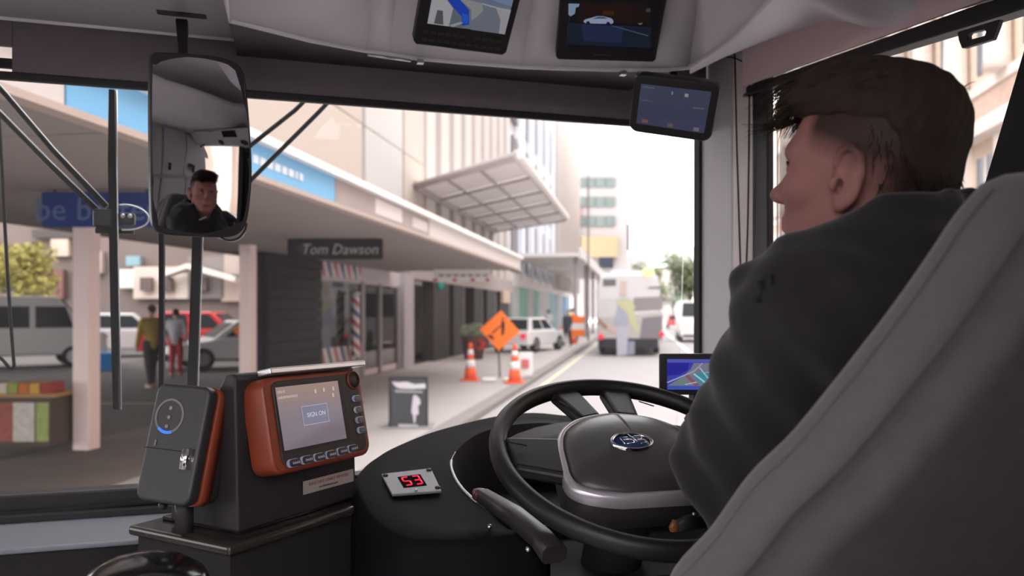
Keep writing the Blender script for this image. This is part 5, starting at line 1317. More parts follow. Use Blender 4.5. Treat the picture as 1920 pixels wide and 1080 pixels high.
# ---- the bus ahead, seen from the rear
bc = W(1178, 585, 31.5); bs, bt_ = bc.dot(SU), bc.dot(SL)
bus = thing('city_bus', 'grey city bus with printed rear panel driving ahead in the lane', 'bus', S(bs + 5.5, bt_, 0))
m_busb = M('bus_silver', (.60, .57, .58), .45, var=.04); m_busd = M('bus_dark', (.035, .033, .04), .6)
rings = [[S(s_, bt_ + x * k, z * kz + .3 * (1 - kz)) for x, z in ((-1.22, .35), (-1.25, 1.2), (-1.25, 2.7), (-1.15, 3.15), (-.95, 3.28), (.95, 3.28), (1.15, 3.15), (1.25, 2.7), (1.25, 1.2), (1.22, .35))] for s_, k, kz in ((bs, .97, .985), (bs + .15, 1, 1), (bs + 10.8, 1, 1), (bs + 11, .96, .98))]
MB().loft(rings, smooth=False).build('body', m_busb, bus, bevel=.05)
sbox(MB(), bs - .05, bs + .3, bt_ - 1.18, bt_ + 1.18, .30, .72).build('rear_bumper', m_busd, bus, bevel=.05)
sbox(MB(), bs + .5, bs + 10, bt_ - 1.262, bt_ + 1.262, 1.5, 2.6).build('side_glazing', m_carglass, bus)
for s_ in (bs + 2.6, bs + 8.6):
    for x in (-1.13, 1.13): MB().lathe([(.2, -.13), (.46, -.13), (.48, -.1), (.48, .1), (.46, .13), (.2, .13)], S(s_, bt_ + x, .48), SL, 20).build('wheel', m_tyre, bus)
bw = lambda px, py: ((px - 1178) / FPX * 31.4, 1.75 + (585 - py) / FPX * 31.4)
BP = [((.10, .09, .10), [bw(1131, 536), bw(1155, 536), bw(1155, 523), bw(1131, 523)]),
      ((.50, .47, .48), [bw(1120, 560), bw(1182, 558), bw(1182, 600), bw(1120, 604)]),
      ((.22, .19, .19), [bw(1186, 583), bw(1242, 580), bw(1242, 556), bw(1188, 558)]),
      ((.40, .36, .34), [bw(1122, 648), bw(1242, 645), bw(1242, 586), bw(1122, 596)]),
      ((.16, .14, .15), [bw(1198, 640), bw(1240, 636), bw(1241, 592), bw(1204, 596)]),
      ((.13, .12, .12), [bw(1214, 541), bw(1240, 541), bw(1240, 537), bw(1216, 538)]),
      ((.30, .31, .38), [bw(1150, 610), bw(1178, 610), bw(1178, 560), bw(1160, 562)]),
      ((.46, .44, .24), [bw(1172, 578), bw(1188, 580), bw(1192, 604), bw(1200, 620), bw(1190, 620), bw(1180, 600)]),
      ((.46, .44, .24), [bw(1155, 563), bw(1184, 562), bw(1192, 578), bw(1180, 590), bw(1160, 572)]),
      ((.52, .38, .33), [bw(1162, 554), bw(1174, 554), bw(1176, 528), bw(1164, 527)]),
      ((.48, .35, .30), [bw(1138, 606), bw(1168, 628), bw(1166, 633), bw(1132, 612)]),
      ((.26, .15, .10), [bw(1120, 594), bw(1140, 612), bw(1136, 618), bw(1120, 604)]),
      ((.38, .38, .45), [bw(1157, 668), bw(1176, 666), bw(1178, 612), bw(1156, 612)]),
      ((.22, .23, .30), [bw(1177, 666), bw(1190, 664), bw(1190, 640), bw(1178, 640)])]
picture('rear_print', S(bs - .012, bt_, 0), SL * -1, UP, BP, mat_print('paint_print'), bus, .003)
for px, py in ((1127, 632), (1240, 626)):
    u, v = bw(px, py); MB().lathe([(.11, 0), (.11, .06), (.08, .08), (.01, .085)], S(bs - .01, bt_ - u, v), SU * -1, 14).build('tail_lamp', m_tail, bus)
u, v = bw(1215, 506); MB().sphere(S(bs + .1, bt_ - u, 3.30), (.26, .2, .2), 12, 8).build('amber_beacon', M('amber_beacon', (.8, .6, .2), .4, emit=(1, .75, .35), estr=.9), bus)
MB().box(S(bs + 4, bt_, 3.40), (1.6, 3, .24), RS_).build('roof_unit', m_busb, bus, bevel=.05)
MB().tube([S(bs + .2, bt_ - 1.25, 2.4), S(bs + .1, bt_ - 1.45, 2.2)], .04, 6).build('side_mirror', m_busd, bus)

# ---- street furniture
def cone(label, px, py, d):
    b = W(px, py, d); b.z = .12
    t = thing('traffic_cone', label, 'traffic cone', b, 'traffic cones')
    mo_ = M('cone_orange', (.86, .13, .05), .55, var=.06); mw_ = M('cone_white', (.88, .85, .84), .5)
    MB().box(b + UP * .025, (.42, .42, .05), RS_).build('base', mo_, t, bevel=.02)
    MB().lathe([(.15, .05), (.118, .32)], b, UP, 20).build('lower_sleeve', mo_, t); MB().lathe([(.122, .32), (.095, .50)], b, UP, 20).build('reflective_band', mw_, t)
    MB().lathe([(.092, .50), (.075, .62)], b, UP, 20).build('middle_sleeve', mo_, t); MB().lathe([(.078, .62), (.062, .74)], b, UP, 20).build('reflective_band', mw_, t)
    MB().lathe([(.060, .74), (.038, .90), (.02, .905)], b, UP, 20).build('tip', mo_, t)
cone('orange and white traffic cone on footpath left of the diamond sign', 882, 715, 18.9); cone('orange and white traffic cone at kerb right of the diamond sign', 965, 721, 18.2)
cone('orange and white traffic cone beside distant workers barrier', 1052, 636, 40); cone('orange and white traffic cone in front of distant orange barrier', 1076, 634, 41)
def diamond(label, px, py, d, r, zfoot=.12, glyph=True):
    c = W(px, py, d); t = thing('road_works_sign', label, 'road sign', Vector((c.x, c.y, zfoot)), 'road works signs'); U_, V_, N_ = frame(RIGHT, UP)
    up2 = (V_ + U_ * .06).normalized(); ri2 = up2.cross(N_) 
    pts = [c + up2 * r, c + ri2 * r, c - up2 * r, c - ri2 * r]
    MB().prism(pts, N_ * -.02).build('panel', M('sign_orange', (.95, .20, .035), .6, var=.03), t, bevel=.01)
    mk = M('sign_black', (.018, .017, .02), .5)
    if glyph:
        g = lambda pl_: [c + N_ * .004 + ri2 * a * r + up2 * b * r for a, b in pl_]
        MB().poly(g(ell(.12, .60, .06, .06, 10))).build('symbol', mk, t, solid=.002)
        MB().poly(g([(.05, .50), (.20, .48), (.24, .15), (.20, -.22), (.10, -.22), (.08, .1)])).build('symbol', mk, t, solid=.002)
        MB().poly(g([(-.62, -.28), (-.40, -.22), (-.22, -.42), (-.34, -.46)])).build('symbol', mk, t, solid=.002)
        MB().poly(g([(-.40, -.12), (.06, .30), (.10, .26), (-.34, -.18)])).build('symbol', mk, t, solid=.002)
    MB().tube([c - up2 * r * .9 - N_ * .03, Vector((c.x, c.y, zfoot + .1)) - N_ * .03], .02, 6).build('stand', m_black, t)
    fb_ = Vector((c.x, c.y, zfoot + .05))
    for a in (-1, 1): MB().box(fb_ + U_ * .25 * a, (.34, .3, .09), Matrix((RIGHT, FWD, UP)).transposed()).build('sandbag', M('white_sandbag', (.75, .73, .70), .9), t, bevel=.04)
diamond('orange diamond road works sign standing on footpath between two cones', 937, 620, 18.6, .475)
diamond('orange diamond road works sign half hidden behind pale post', 476, 622, 17.6, .47)
bw1 = thing('barrier', 'orange and white road barrier by distant workers', 'barrier', W(1082, 640, 40) - UP * .1)
for k, (y, m_) in enumerate(((625, 'sign_orange'), (600, 'sign_orange'), (612, 'white_sandbag'))): fbox(MB(), 1070, 1096, y - 7, y + 6, 40, .1).build('board', MATS[m_], bw1)
fbox(MB(), 1080, 1084, 590, 640, 40.1, .08).build('post', m_grey, bw1)
# notice by the second cone
nb_ = thing('notice_board', 'small white notice board with red marks behind right cone', 'notice board', Vector((*W(985, 700, 19.4).xy, .12)))
fbox(MB(), 972, 999, 660, 704, 19.4, .04).build('board', m_white, nb_); fbox(MB(), 978, 992, 674, 690, 19.35, .03).build('print', M('red_print', (.6, .15, .15), .6), nb_)
for x in (974, 996): fbox(MB(), x, x + 1.5, 700, 711, 19.4, .03).build('leg', m_grey, nb_)
# A-frame board
ac = W(766, 756, 11.2); ab = thing('sandwich_board', 'black sandwich board with white lettering and figure on footpath', 'sandwich board', Vector((ac.x, ac.y, .12)), None)
U_, V_, N_ = frame(RIGHT * .99 + FWD * .14, UP + FWD * .12)
aw, ah = .55, .735
MB().rrect(ac, U_, V_, aw, ah, .01, .03, 2).build('front_panel', M('chalk_black', (.030, .033, .036), .6, var=.1), ab, bevel=.004)
U3, V3_, N3 = frame(U_, UP - FWD * .2); acb = ac - N_ * .27; acb.z = ac.z - .004
MB().rrect(acb, U3, V3_, aw, ah - .02, .01, .03, 2).build('rear_panel', M('chalk_black'), ab, bevel=.004)
n2 = lambda a, b: (a * aw / 2, b * ah / 2)
AP = [((.030, .031, .034), [n2(-.88, -.95), n2(.88, -.95), n2(.88, .92), n2(-.88, .92)]), ((.026, .028, .03), [n2(-.72, -.72), n2(.80, -.72), n2(.80, .46), n2(-.72, .46)]),
      ((.58, .55, .60), [n2(-.86, .82), n2(-.5, .80), n2(-.1, .82), n2(.3, .72), n2(.86, .74), n2(.88, .56), n2(.2, .54), n2(-.4, .56), n2(-.62, .62)]), ((.26, .27, .29), [n2(-.68, .52), n2(.72, .46), n2(.72, .38), n2(-.68, .42)]),
      ((.54, .50, .56), [n2(.34, .32), n2(.56, .18), n2(.62, -.02), n2(.48, -.12), n2(.52, -.42), n2(.38, -.46), n2(.34, -.76), n2(.26, -.74), n2(.22, -.44), n2(.14, -.36), n2(.18, -.05), n2(.24, .28)]), ((.42, .42, .45), [n2(-.52, -.78), n2(.48, -.82), n2(.48, -.90), n2(-.50, -.88)])]
picture('chalk_print', ac + N_ * .001, U_, V_, AP, mat_print('paint_print'), ab, .0012)
MB().box(Vector((ac.x, ac.y, .13)) + FWD * .12, (.66, .5, .03), Matrix((RIGHT, FWD, UP)).transposed()).build('foot_tray', m_grey, ab)
# produce stand at the left edge
stc = W(40, 770, 9.3); stc.z = .12
st = thing('produce_stand', 'low produce stand with printed posters at lower left of window', 'stand', stc)
RW = Matrix((RIGHT, FWD, UP)).transposed()
MB().box(stc + UP * .38, (1.0, .5, .56), RW).build('counter', M('stand_dark', (.10, .075, .06), .7), st, bevel=.01)
MB().box(stc + UP * .68, (1.08, .55, .04), RW).build('counter_top', M('stand_wood', (.42, .24, .11), .6), st)
for a, w_, c_ in ((-.42, .18, (.40, .12, .10)), (-.22, .2, (.52, .42, .20)), (-.02, .18, (.34, .10, .08)), (.19, .24, (.58, .55, .50)), (.40, .14, (.34, .40, .14))):
    MB().box(stc + RIGHT * a - FWD * .26 + UP * .38, (w_, .012, .44), RW).build('poster', M('poster_%d' % int(a * 100), c_, .6, var=.35, scale=14), st)
cols_p = [(.55, .16, .05), (.60, .36, .08), (.35, .06, .05), (.62, .55, .45), (.30, .34, .10)]
for k in range(8):
    pc = stc + RIGHT * (-.45 + .125 * k) + UP * .70 - FWD * .1
    o = MB().box(pc + UP * .06, (.115, .3, .12), RW).build('produce_box', M('box_%d' % (k % 5), cols_p[k % 5], .7, var=.3, scale=20), bevel=.008)
    tag(o, '%s carton, %s from the left on the low produce stand' % (('orange', 'amber', 'dark red', 'cream', 'olive green')[k % 5], ('first', 'second', 'third', 'fourth', 'fifth', 'sixth', 'seventh', 'last')[k]), 'carton', 'cartons on the produce stand')
o = MB().lathe([(.001, 0), (.16, 0), (.18, .5), (.12, .75), (.001, .78)], stc + RIGHT * -.1 + FWD * .6, UP, 14).build('produce_sack', M('terracotta_sack', (.42, .17, .09), .8, var=.3, scale=8), st)

# ---- people in the street
def person(label, base, ang, h, shirt, trou, hair, walk=.0, seed=0, vest=None):
    b = Vector(base); R = rotz(ang); k = h / 1.75
    P = lambda x, y, z: b + R @ (Vector((x, y, z)) * k)
    lo_ = [b.x - .55, b.y - .55, b.z - .05]; hi_ = [b.x + .55, b.y + .55, b.z + h + .1]; st_ = .02
    def grid(z0, z1): return SDF(np.arange(lo_[0], hi_[0], st_), np.arange(lo_[1], hi_[1], st_), np.arange(b.z + z0 * k, b.z + z1 * k, st_))
    def limbs(f, e, legs, arms, torso):
        if legs:
            for s_ in (-1, 1):
                fy = walk * s_
                f.cap(P(s_ * .09, 0, .90), P(s_ * .09, fy * .5 + .02, .50), .085 + e, .06 + e, .03); f.cap(P(s_ * .09, fy * .5 + .02, .50), P(s_ * .09, fy, .09), .058 + e, .042 + e, .02)
        if torso:
            f.cap(P(0, 0, .95), P(0, 0, 1.12), .135 + e, .13 + e, .04); f.ell(P(0, 0, 1.28), (.19 * k + e, .12 * k + e, .20 * k + e), R, .05); f.cap(P(-.15, 0, 1.42), P(.15, 0, 1.42), .065 + e, .065 + e, .05)
        if arms:
            for s_ in (-1, 1):
                f.cap(P(s_ * .20, 0, 1.42), P(s_ * .25, -walk * s_ * .3, 1.14), .05 + e, .042 + e, .03); f.cap(P(s_ * .25, -walk * s_ * .3, 1.14), P(s_ * .23, .10 - walk * s_ * .5, .90), .04 + e, .03 + e, .02)
    f = grid(0, 1.85); limbs(f, 0, True, True, True)
    for s_ in (-1, 1):
        f.cap(P(s_ * .09, walk * s_ - .03, .05), P(s_ * .09, walk * s_ + .16, .04), .045, .04, .02); f.ell(P(s_ * .23, .12 - walk * s_ * .5, .83), (.03, .04, .07), R, .02)
    f.cap(P(0, 0, 1.45), P(0, .01, 1.56), .055, .052, .03); f.ell(P(0, .015, 1.64), (.078, .098, .115), R, .02); f.ell(P(0, .11, 1.62), (.014, .02, .025), R, .01)
    body = f.build('person', M('skin_tone', (.52, .33, .26), .55, sss=.0), None, b); tag(body, label, 'person')
    f = grid(.75, 1.6); limbs(f, .014, False, True, True); f.build('top', shirt, body)
    f = grid(0.05, 1.1); limbs(f, .016, True, False, False); f.cap(P(-.03, 0, .96), P(.03, 0, .96), .135, .135, .03); f.build('trousers', trou, body)
    f = grid(1.55, 1.85); f.ell(P(0, -.008, 1.675), (.088, .105, .105), R, .01); f.cut(P(0, .03, 1.66), R @ Vector((0, .75, -.65)), .01); f.build('hair', hair, body)
    if vest: f = grid(.95, 1.5); limbs(f, .03, False, False, True); f.build('vest', vest, body)
    return body
m_hairb = M('brown_hair', (.06, .035, .025), .7, var=.3, scale=60)
person('person in mustard top and dark trousers walking under the veranda', gz(284, 0, 17.2), view(284) + .5, 1.78, M('mustard_top', (.40, .27, .055), .85), M('charcoal_trousers', (.06, .05, .05), .9), m_hairb, .12)
person('person in dark clothes walking on the distant footpath', gz(1064, 0, 37.5, .12), view(1064) + 2.6, 1.7, M('navy_coat', (.06, .065, .08), .9), M('dark_jeans', (.05, .05, .06), .9), m_hairb, .2)
person('person in white top standing by distant green shop', gz(1028, 0, 50, .12), view(1028), 1.75, M('white_top', (.8, .8, .82), .9), M('slate_trousers', (.15, .2, .22), .9), m_hairb, .08)
person('road worker in orange and yellow vest beside distant barrier', gz(1072, 0, 42.5, .12), view(1072) + 1.2, 1.82, M('lime_shirt', (.60, .60, .18), .9), M('dark_jeans', (.05, .05, .06), .9), m_hairb, .1, vest=M('orange_vest', (.95, .2, .04), .8))
person('person in grey top standing between the red car and dark post', gz(330, 0, 20.5), view(330) - .3, 1.7, M('pale_grey_top', (.45, .45, .48), .9), M('red_trousers', (.40, .05, .06), .9), m_hairb, .05)
# ================================================================== the driver
SPEC[0] = .4
hy_ = math.radians(28); hp_ = math.radians(9)           # head turned left and tipped a little back
hff = Vector((-math.sin(hy_), math.cos(hy_), 0)); hl_ = Vector((-math.cos(hy_), -math.sin(hy_), 0))
hf_ = hff * math.cos(hp_) + UP * math.sin(hp_); HU = UP * math.cos(hp_) - hff * math.sin(hp_)
EAR = W(1584, 340, .875)
HO = EAR - hl_ * .074
def Hd(f, l, u): return HO + hf_ * f + hl_ * l + HU * u
HR = Matrix((hf_, hl_, HU)).transposed()
cx_, cy_, cz_ = HO
shL = W(1535, 595, .86); shR = Vector((.90, .74, 1.70)); elL = W(1385, 860, 1.00); wrL = W(1375, 848, 1.19); haL = W(1352, 825, 1.30)
hip = Vector((.69, .90, 1.17)); chest = Vector((.685, .80, 1.50)); neckb = Vector((HO.x + .03, HO.y - .015, 1.775))
elR = Vector((1.00, .98, 1.45)); wrR = Vector((.86, 1.14, 1.50)); haR = Vector((.80, 1.215, 1.535))
xs = axis([(.32, .008), (cx_ - .15, .0024), (cx_ + .15, .008), (1.16, None)])
ys = axis([(.50, .008), (cy_ - .15, .0024), (cy_ + .16, .008), (1.75, None)])
zs = axis([(.68, .010), (1.70, .004), (cz_ - .10, .0024), (cz_ + .16, .004), (cz_ + .18, None)])
f = SDF(xs, ys, zs)
# head
f.ell(Hd(-.003, 0, .046), (.087, .075, .087), HR, 0)
f.ell(Hd(.035, 0, .028), (.060, .064, .075), HR, .03)
f.ell(Hd(.048, 0, -.030), (.046, .050, .066), HR, .03)
f.cap(Hd(.010, .050, -.040), Hd(.066, .016, -.083), .018, .014, .03); f.cap(Hd(.010, -.050, -.040), Hd(.066, -.016, -.083), .018, .014, .03)
f.cap(Hd(.070, -.010, -.084), Hd(.070, .010, -.084), .016, .016, .02)            # chin
f.cap(Hd(.086, -.022, .036), Hd(.086, .022, .036), .011, .011, .018)             # brow
for s_ in (-1, 1):
    f.cap(Hd(.084, s_ * .018, .037), Hd(.070, s_ * .050, .034), .009, .007, .014)
    f.ell(Hd(.058, s_ * .046, -.006), (.022, .018, .018), HR, .02)                # cheekbone
    f.ell(Hd(.092, s_ * .032, .016), (.016, .016, .011), HR, .012, True)         # eye socket
f.cap(Hd(.088, 0, .026), Hd(.108, 0, -.010), .007, .0105, .012); f.ell(Hd(.112, 0, -.014), (.012, .0105, .0095), HR, .008)
for s_ in (-1, 1):
    f.ell(Hd(.101, s_ * .011, -.018), (.010, .0075, .0075), HR, .006); f.ell(Hd(.104, s_ * .006, -.026), (.005, .003, .003), HR, .003, True)
    f.ell(Hd(.078, s_ * .032, .016), (.0125, .0125, .0115), HR, .003)             # eyeball / lids
f.cap(Hd(.090, -.016, -.044), Hd(.090, .016, -.044), .0058, .0058, .006); f.cap(Hd(.094, -.006, -.0425), Hd(.094, .006, -.0425), .006, .006, .006)   # upper lip
f.cap(Hd(.089, -.013, -.0545), Hd(.089, .013, -.0545), .0068, .0068, .006); f.cap(Hd(.098, -.02, -.049), Hd(.098, .02, -.049), .0022, .0022, .002, True)
f.ell(Hd(.092, 0, -.066), (.012, .016, .006), HR, .008, True)
# ears: helix, lobe, bowl
for s_ in (-1, 1):
    er = Matrix.Rotation(s_ * .35, 3, 'Z') 
    ER = HR @ Matrix.Rotation(-s_ * .45, 3, 'Z') @ Matrix.Rotation(.16, 3, 'Y')
    f.ell(Hd(-.006, s_ * .080, .004), (.020, .0075, .033), ER, .006)
    f.ell(Hd(.000, s_ * .078, -.022), (.011, .007, .013), ER, .006)
    f.ell(Hd(.0, s_ * .090, .004), (.0125, .009, .024), ER, .004, True); f.ell(Hd(.006, s_ * .079, -.006), (.007, .010, .009), ER, .003, True)
    f.ell(Hd(.011, s_ * .078, -.004), (.005, .005, .008), ER, .004)
    rim_ = [(.010, .084, .018), (.004, .088, .032), (-.008, .091, .036), (-.019, .092, .026), (-.022, .091, .008), (-.016, .088, -.012)]
    for a, b in zip(rim_[:-1], rim_[1:]): f.cap(Hd(a[0], s_ * (a[1] - .004), a[2]), Hd(b[0], s_ * (b[1] - .004), b[2]), .0045, .0045, .003)
# neck, torso, arms, legs
f.cap(Hd(-.022, 0, -.035), neckb, .055, .062, .03)
f.cap(neckb, chest, .075, .12, .06); f.cap(shL + (shR - shL) * .12, shL + (shR - shL) * .88, .055, .055, .06); f.cap(chest, hip, .125, .135, .05)
for a, b, c, d_ in ((shL, elL, wrL, haL), (shR, elR, wrR, haR)):
    f.cap(a, b, .055, .044, .03); f.cap(b, c, .043, .028, .02); f.cap(c, d_, .028, .03, .015)
def hand(w, h, thumb_dir, curl):
    dr = (h - w).normalized(); sd = dr.cross(thumb_dir).normalized(); up_ = thumb_dir.normalized()
    f.ell(h, (.044, .038, .020), Matrix((dr, up_, sd)).transposed(), .01)
    for k in range(4):
        o_ = h + dr * .032 + up_ * (.026 - .017 * k); L_ = (.036, .040, .038, .030)[k]
        m1_ = o_ + dr * L_ + sd * curl * .012; m2_ = m1_ + (dr * .2 + sd * curl).normalized() * L_ * .75; m3_ = m2_ + (sd * curl * .4 - dr).normalized() * L_ * .55
        f.cap(o_, m1_, .0095, .009, .004); f.cap(m1_, m2_, .009, .0082, .003); f.cap(m2_, m3_, .0082, .007, .003)
    t0 = h - dr * .01 + up_ * .03; t1 = t0 + (dr * .7 + up_ * .7).normalized() * .035; t2 = t1 + (dr + sd * curl * .3).normalized() * .028
    f.cap(t0, t1, .012, .0105, .005); f.cap(t1, t2, .010, .0085, .003)
hand(wrL, haL, Vector((-.7, .2, .6)), -1); hand(wrR, haR, Vector((-.6, .2, .7)), 1)
for s_ in (-1, 1):
    kn = Vector((.69 + s_ * .13, 1.32, 1.17)); an = Vector((.69 + s_ * .13, 1.42, .80))
    f.cap(Vector((.69 + s_ * .09, .92, 1.17)), kn, .085, .062, .04); f.cap(kn, an, .06, .042, .02); f.cap(an - UP * .03, an + Vector((0, .18, -.05)), .045, .035, .02)
m_skin = M('driver_skin', (.265, .118, .103), .62, var=.06, scale=40, spec=.25)
# clipped sides: short dark stubble that thins towards the ear and temple (its own colour on the scalp)
nt = m_skin.node_tree; N = nt.nodes; Lk = nt.links; bs_ = N['Principled BSDF']; old = bs_.inputs['Base Color'].links[0].from_socket
geo = N.new('ShaderNodeTexCoord'); mp_ = N.new('ShaderNodeMapping'); mp_.vector_type = 'POINT'
Lk.new(geo.outputs['Object'], mp_.inputs['Vector'])
mp_.inputs['Location'].default_value = (0, 0, 0)
def dotn(vec, off):
    d = N.new('ShaderNodeVectorMath'); d.operation = 'DOT_PRODUCT'; d.inputs[1].default_value = vec; Lk.new(mp_.outputs[0], d.inputs[0])
    s = N.new('ShaderNodeMath'); s.operation = 'SUBTRACT'; s.inputs[1].default_value = off; Lk.new(d.outputs['Value'], s.inputs[0]); return s.outputs[0]
BO = Vector((.69, .90, .71))        # body origin
Df = dotn(tuple(hf_), hf_.dot(HO - BO)); Du = dotn(tuple(HU), HU.dot(HO - BO))
# stubble field: grows above a line rising towards the temple and behind the ear
def math2(op, a, b):
    m = N.new('ShaderNodeMath'); m.operation = op
    for i, x in enumerate((a, b)):
        if isinstance(x, (int, float)): m.inputs[i].default_value = x
        else: Lk.new(x, m.inputs[i])
    return m.outputs[0]
side = math2('ADD', Du, math2('MULTIPLY', Df, -.35))                  # above the ear
back = math2('ADD', math2('MULTIPLY', Df, -1.5), math2('MULTIPLY', Du, .30))         # behind the ear
def mapr(x, a, b):
    r = N.new('ShaderNodeMapRange'); r.inputs['From Min'].default_value = a; r.inputs['From Max'].default_value = b; Lk.new(x, r.inputs['Value']); return r.outputs[0]
fs = mapr(side, .012, .044); fbk = mapr(back, .030, .075); front = mapr(Df, .060, .045)
mk_ = math2('MULTIPLY', math2('MAXIMUM', fs, fbk), front); mk2 = math2('MULTIPLY', math2('MINIMUM', mk_, 1.0), .92)
cut_low = math2('MULTIPLY', mk2, mapr(Du, -.115, -.08))
nsp = N.new('ShaderNodeTexNoise'); nsp.inputs['Scale'].default_value = 900; Lk.new(geo.outputs['Object'], nsp.inputs['Vector'])
mx = N.new('ShaderNodeMix'); mx.data_type = 'RGBA'; Lk.new(cut_low, mx.inputs[0]); Lk.new(old, mx.inputs[6]); mx.inputs[7].default_value = (.012, .008, .006, 1)
# lips a little redder
lipu = math2('ABSOLUTE', math2('ADD', Du, .049), 0); lipm = math2('MULTIPLY', mapr(lipu, .012, .007), mapr(Df, .083, .088))
mx2 = N.new('ShaderNodeMix'); mx2.data_type = 'RGBA'; Lk.new(math2('MULTIPLY', lipm, .6), mx2.inputs[0]); Lk.new(mx.outputs[2], mx2.inputs[6]); mx2.inputs[7].default_value = (.40, .13, .12, 1)
Lk.new(mx2.outputs[2], bs_.inputs['Base Color'])
drv = f.build('person', m_skin, None, BO, 1)
tag(drv, 'young bus driver in black jacket seated at the wheel, looking left', 'person')
# eyes and brows
m_eye = M('eye_white', (.42, .40, .39), .3); m_iris = M('dark_iris', (.03, .02, .015), .15)
m_hair = M('driver_brown_hair', (.024, .015, .0105), .75, spec=.18, var=.35, scale=150, stretch=(1, 1, 6))
for s_ in (-1, 1):
    e = MB().sphere(Hd(.0792, s_ * .032, .016), .0112, 14, 10).build('eyeball', m_eye, drv)
    MB().sphere(Hd(.0872, s_ * .032 - .001, .016), (.0038, .0056, .0056), 10, 8, HR).build('iris', m_iris, e)
    MB().tube([Hd(.0885, s_ * .014, .0375), Hd(.0890, s_ * .028, .042), Hd(.078, s_ * .048, .038)], [.003, .0034, .0016], 6).build('eyebrow', m_hair, drv)
    MB().tube([Hd(.089, s_ * .020, .021), Hd(.0922, s_ * .032, .0245), Hd(.085, s_ * .043, .019)], [.0008, .0014, .0008], 5).build('eyelashes', m_hair, drv)
# ---- hair: swept top volume plus strands, with a loose fringe
g = SDF(axis([(cx_ - .17, .0028), (cx_ + .17, None)]), axis([(cy_ - .19, .0028), (cy_ + .19, None)]), axis([(cz_ - .07, .0028), (cz_ + .2, None)]))
g.ell(Hd(.001, 0, .060), (.090, .080, .086), HR, 0)
g.ell(Hd(.045, .004, .100), (.066, .066, .045), HR, .03); g.ell(Hd(.084, .012, .090), (.030, .052, .028), HR, .02); g.ell(Hd(.100, .022, .072), (.016, .030, .018), HR, .016)
g.ell(Hd(-.036, 0, .076), (.050, .060, .052), HR, .03)
g.cut(Hd(0, 0, .052), hf_ * .30 - UP * .95, .02)                    # open below the top hair
g2_lo = Hd(-.020, 0, .030)
g.ell(Hd(-.017, 0, .025), (.076, .0755, .095), HR, .012)            # short back of the head
g.cut(Hd(-.010, 0, .0), hf_ * .985 - UP * .55 , .012, None) if False else None
X, Y, Z = g.pts((slice(None),) * 3)
ff = (X - HO.x) * hf_.x + (Y - HO.y) * hf_.y + (Z - HO.z) * hf_.z; uu_ = (X - HO.x) * HU.x + (Y - HO.y) * HU.y + (Z - HO.z) * HU.z; ll_ = (X - HO.x) * hl_.x + (Y - HO.y) * hl_.y
lim = np.clip(-.055 + (ff + .092) * 1.9, -.055, .063 + np.clip(ff, 0, 1) * .10) + .0015 * np.sin(ff * 190 + ll_ * 150)
fadez = np.clip((lim + .030 - uu_) / .030, 0, 1.6); g.d += (fadez ** 1.5 * .010).astype(np.float32)
face = np.minimum(ff - .060 - np.clip(uu_ - .055, 0, 1) * 1.2, .100 - uu_)
g.d = np.maximum(g.d, (face * .5).astype(np.float32))
rs = np.random.RandomState(3)
ph = np.sin(ff * 260 + ll_ * 90 + 3 * np.sin(uu_ * 60)) * .0006 + np.sin(ll_ * 420 + ff * 120 + uu_ * 200) * .0009
g.d += ph.astype(np.float32) * (uu_ > .05)
hair = g.build('hair', m_hair, drv, None, 1)
rn = random.Random(11); hs = MB()
def strand(p0, d0, L_, r, bend, n=6):
    p = p0.copy(); d = d0.normalized(); path = [p.copy()]
    for _ in range(n - 1):
        p = p + d * L_ / (n - 1); d = (d + bend / (n - 1)).normalized(); path.append(p.copy())
    hs.tube(path, [r * (1 - .85 * k / (n - 1)) for k in range(n)], 4, caps=False)
for _ in range(1500):                                               # over the crown, combed forward
    a = rn.uniform(-1, 1); b = rn.uniform(-.9, .9)
    fpos = .001 + .088 * a; lpos = .074 * b * math.sqrt(max(0, 1 - a * a * .8)); uu2 = .062 + .084 * math.sqrt(max(0.02, 1 - a * a * .86 - b * b * .8))
    uu2 += .012 * max(0, a)
    strand(Hd(fpos, lpos, uu2 - .004), hf_ * .9 + hl_ * rn.gauss(.1, .35) + UP * rn.uniform(-.02, .35), rn.uniform(.025, .05), .0011, hf_ * .25 - UP * .9 + hl_ * rn.gauss(0, .4))
for _ in range(70):                                                 # thicker locks that break up the outline
    a = rn.uniform(-.95, 1); b = rn.uniform(-.85, .85)
    fpos = .003 + .082 * a; lpos = .072 * b * math.sqrt(max(0, 1 - a * a * .8)); uu2 = .060 + .086 * math.sqrt(max(0.02, 1 - a * a * .86 - b * b * .8)) + .010 * max(0, a)
    strand(Hd(fpos - .01, lpos, uu2 - .004), hf_ * .9 + hl_ * rn.gauss(.1, .45) + UP * rn.uniform(.05, .5), rn.uniform(.035, .055), rn.uniform(.0035, .006), hf_ * .25 - UP * 1.0 + hl_ * rn.gauss(0, .5), 7)
for _ in range(10):                                                 # cowlick at the crown
    strand(Hd(-.066 + rn.uniform(-.012, .01), rn.uniform(-.03, .04), .105 + rn.uniform(-.01, .01)), -hf_ * .5 + UP * .9 + hl_ * rn.gauss(0, .3), rn.uniform(.010, .018), .0011, -hf_ * .9 - UP * .9, 5)
for _ in range(420):                                                # fringe falling over the forehead
    lpos = rn.uniform(-.045, .058)
    strand(Hd(.078 + rn.uniform(-.015, .018), lpos, .098 + rn.uniform(-.012, .024)), hf_ * 1.0 + hl_ * rn.gauss(.15, .3) + UP * rn.uniform(-.5, .3), rn.uniform(.03, .058), .0012, hf_ * rn.uniform(-.4, .5) - UP * rn.uniform(1.1, 2.3) + hl_ * rn.gauss(0, .5), 7)
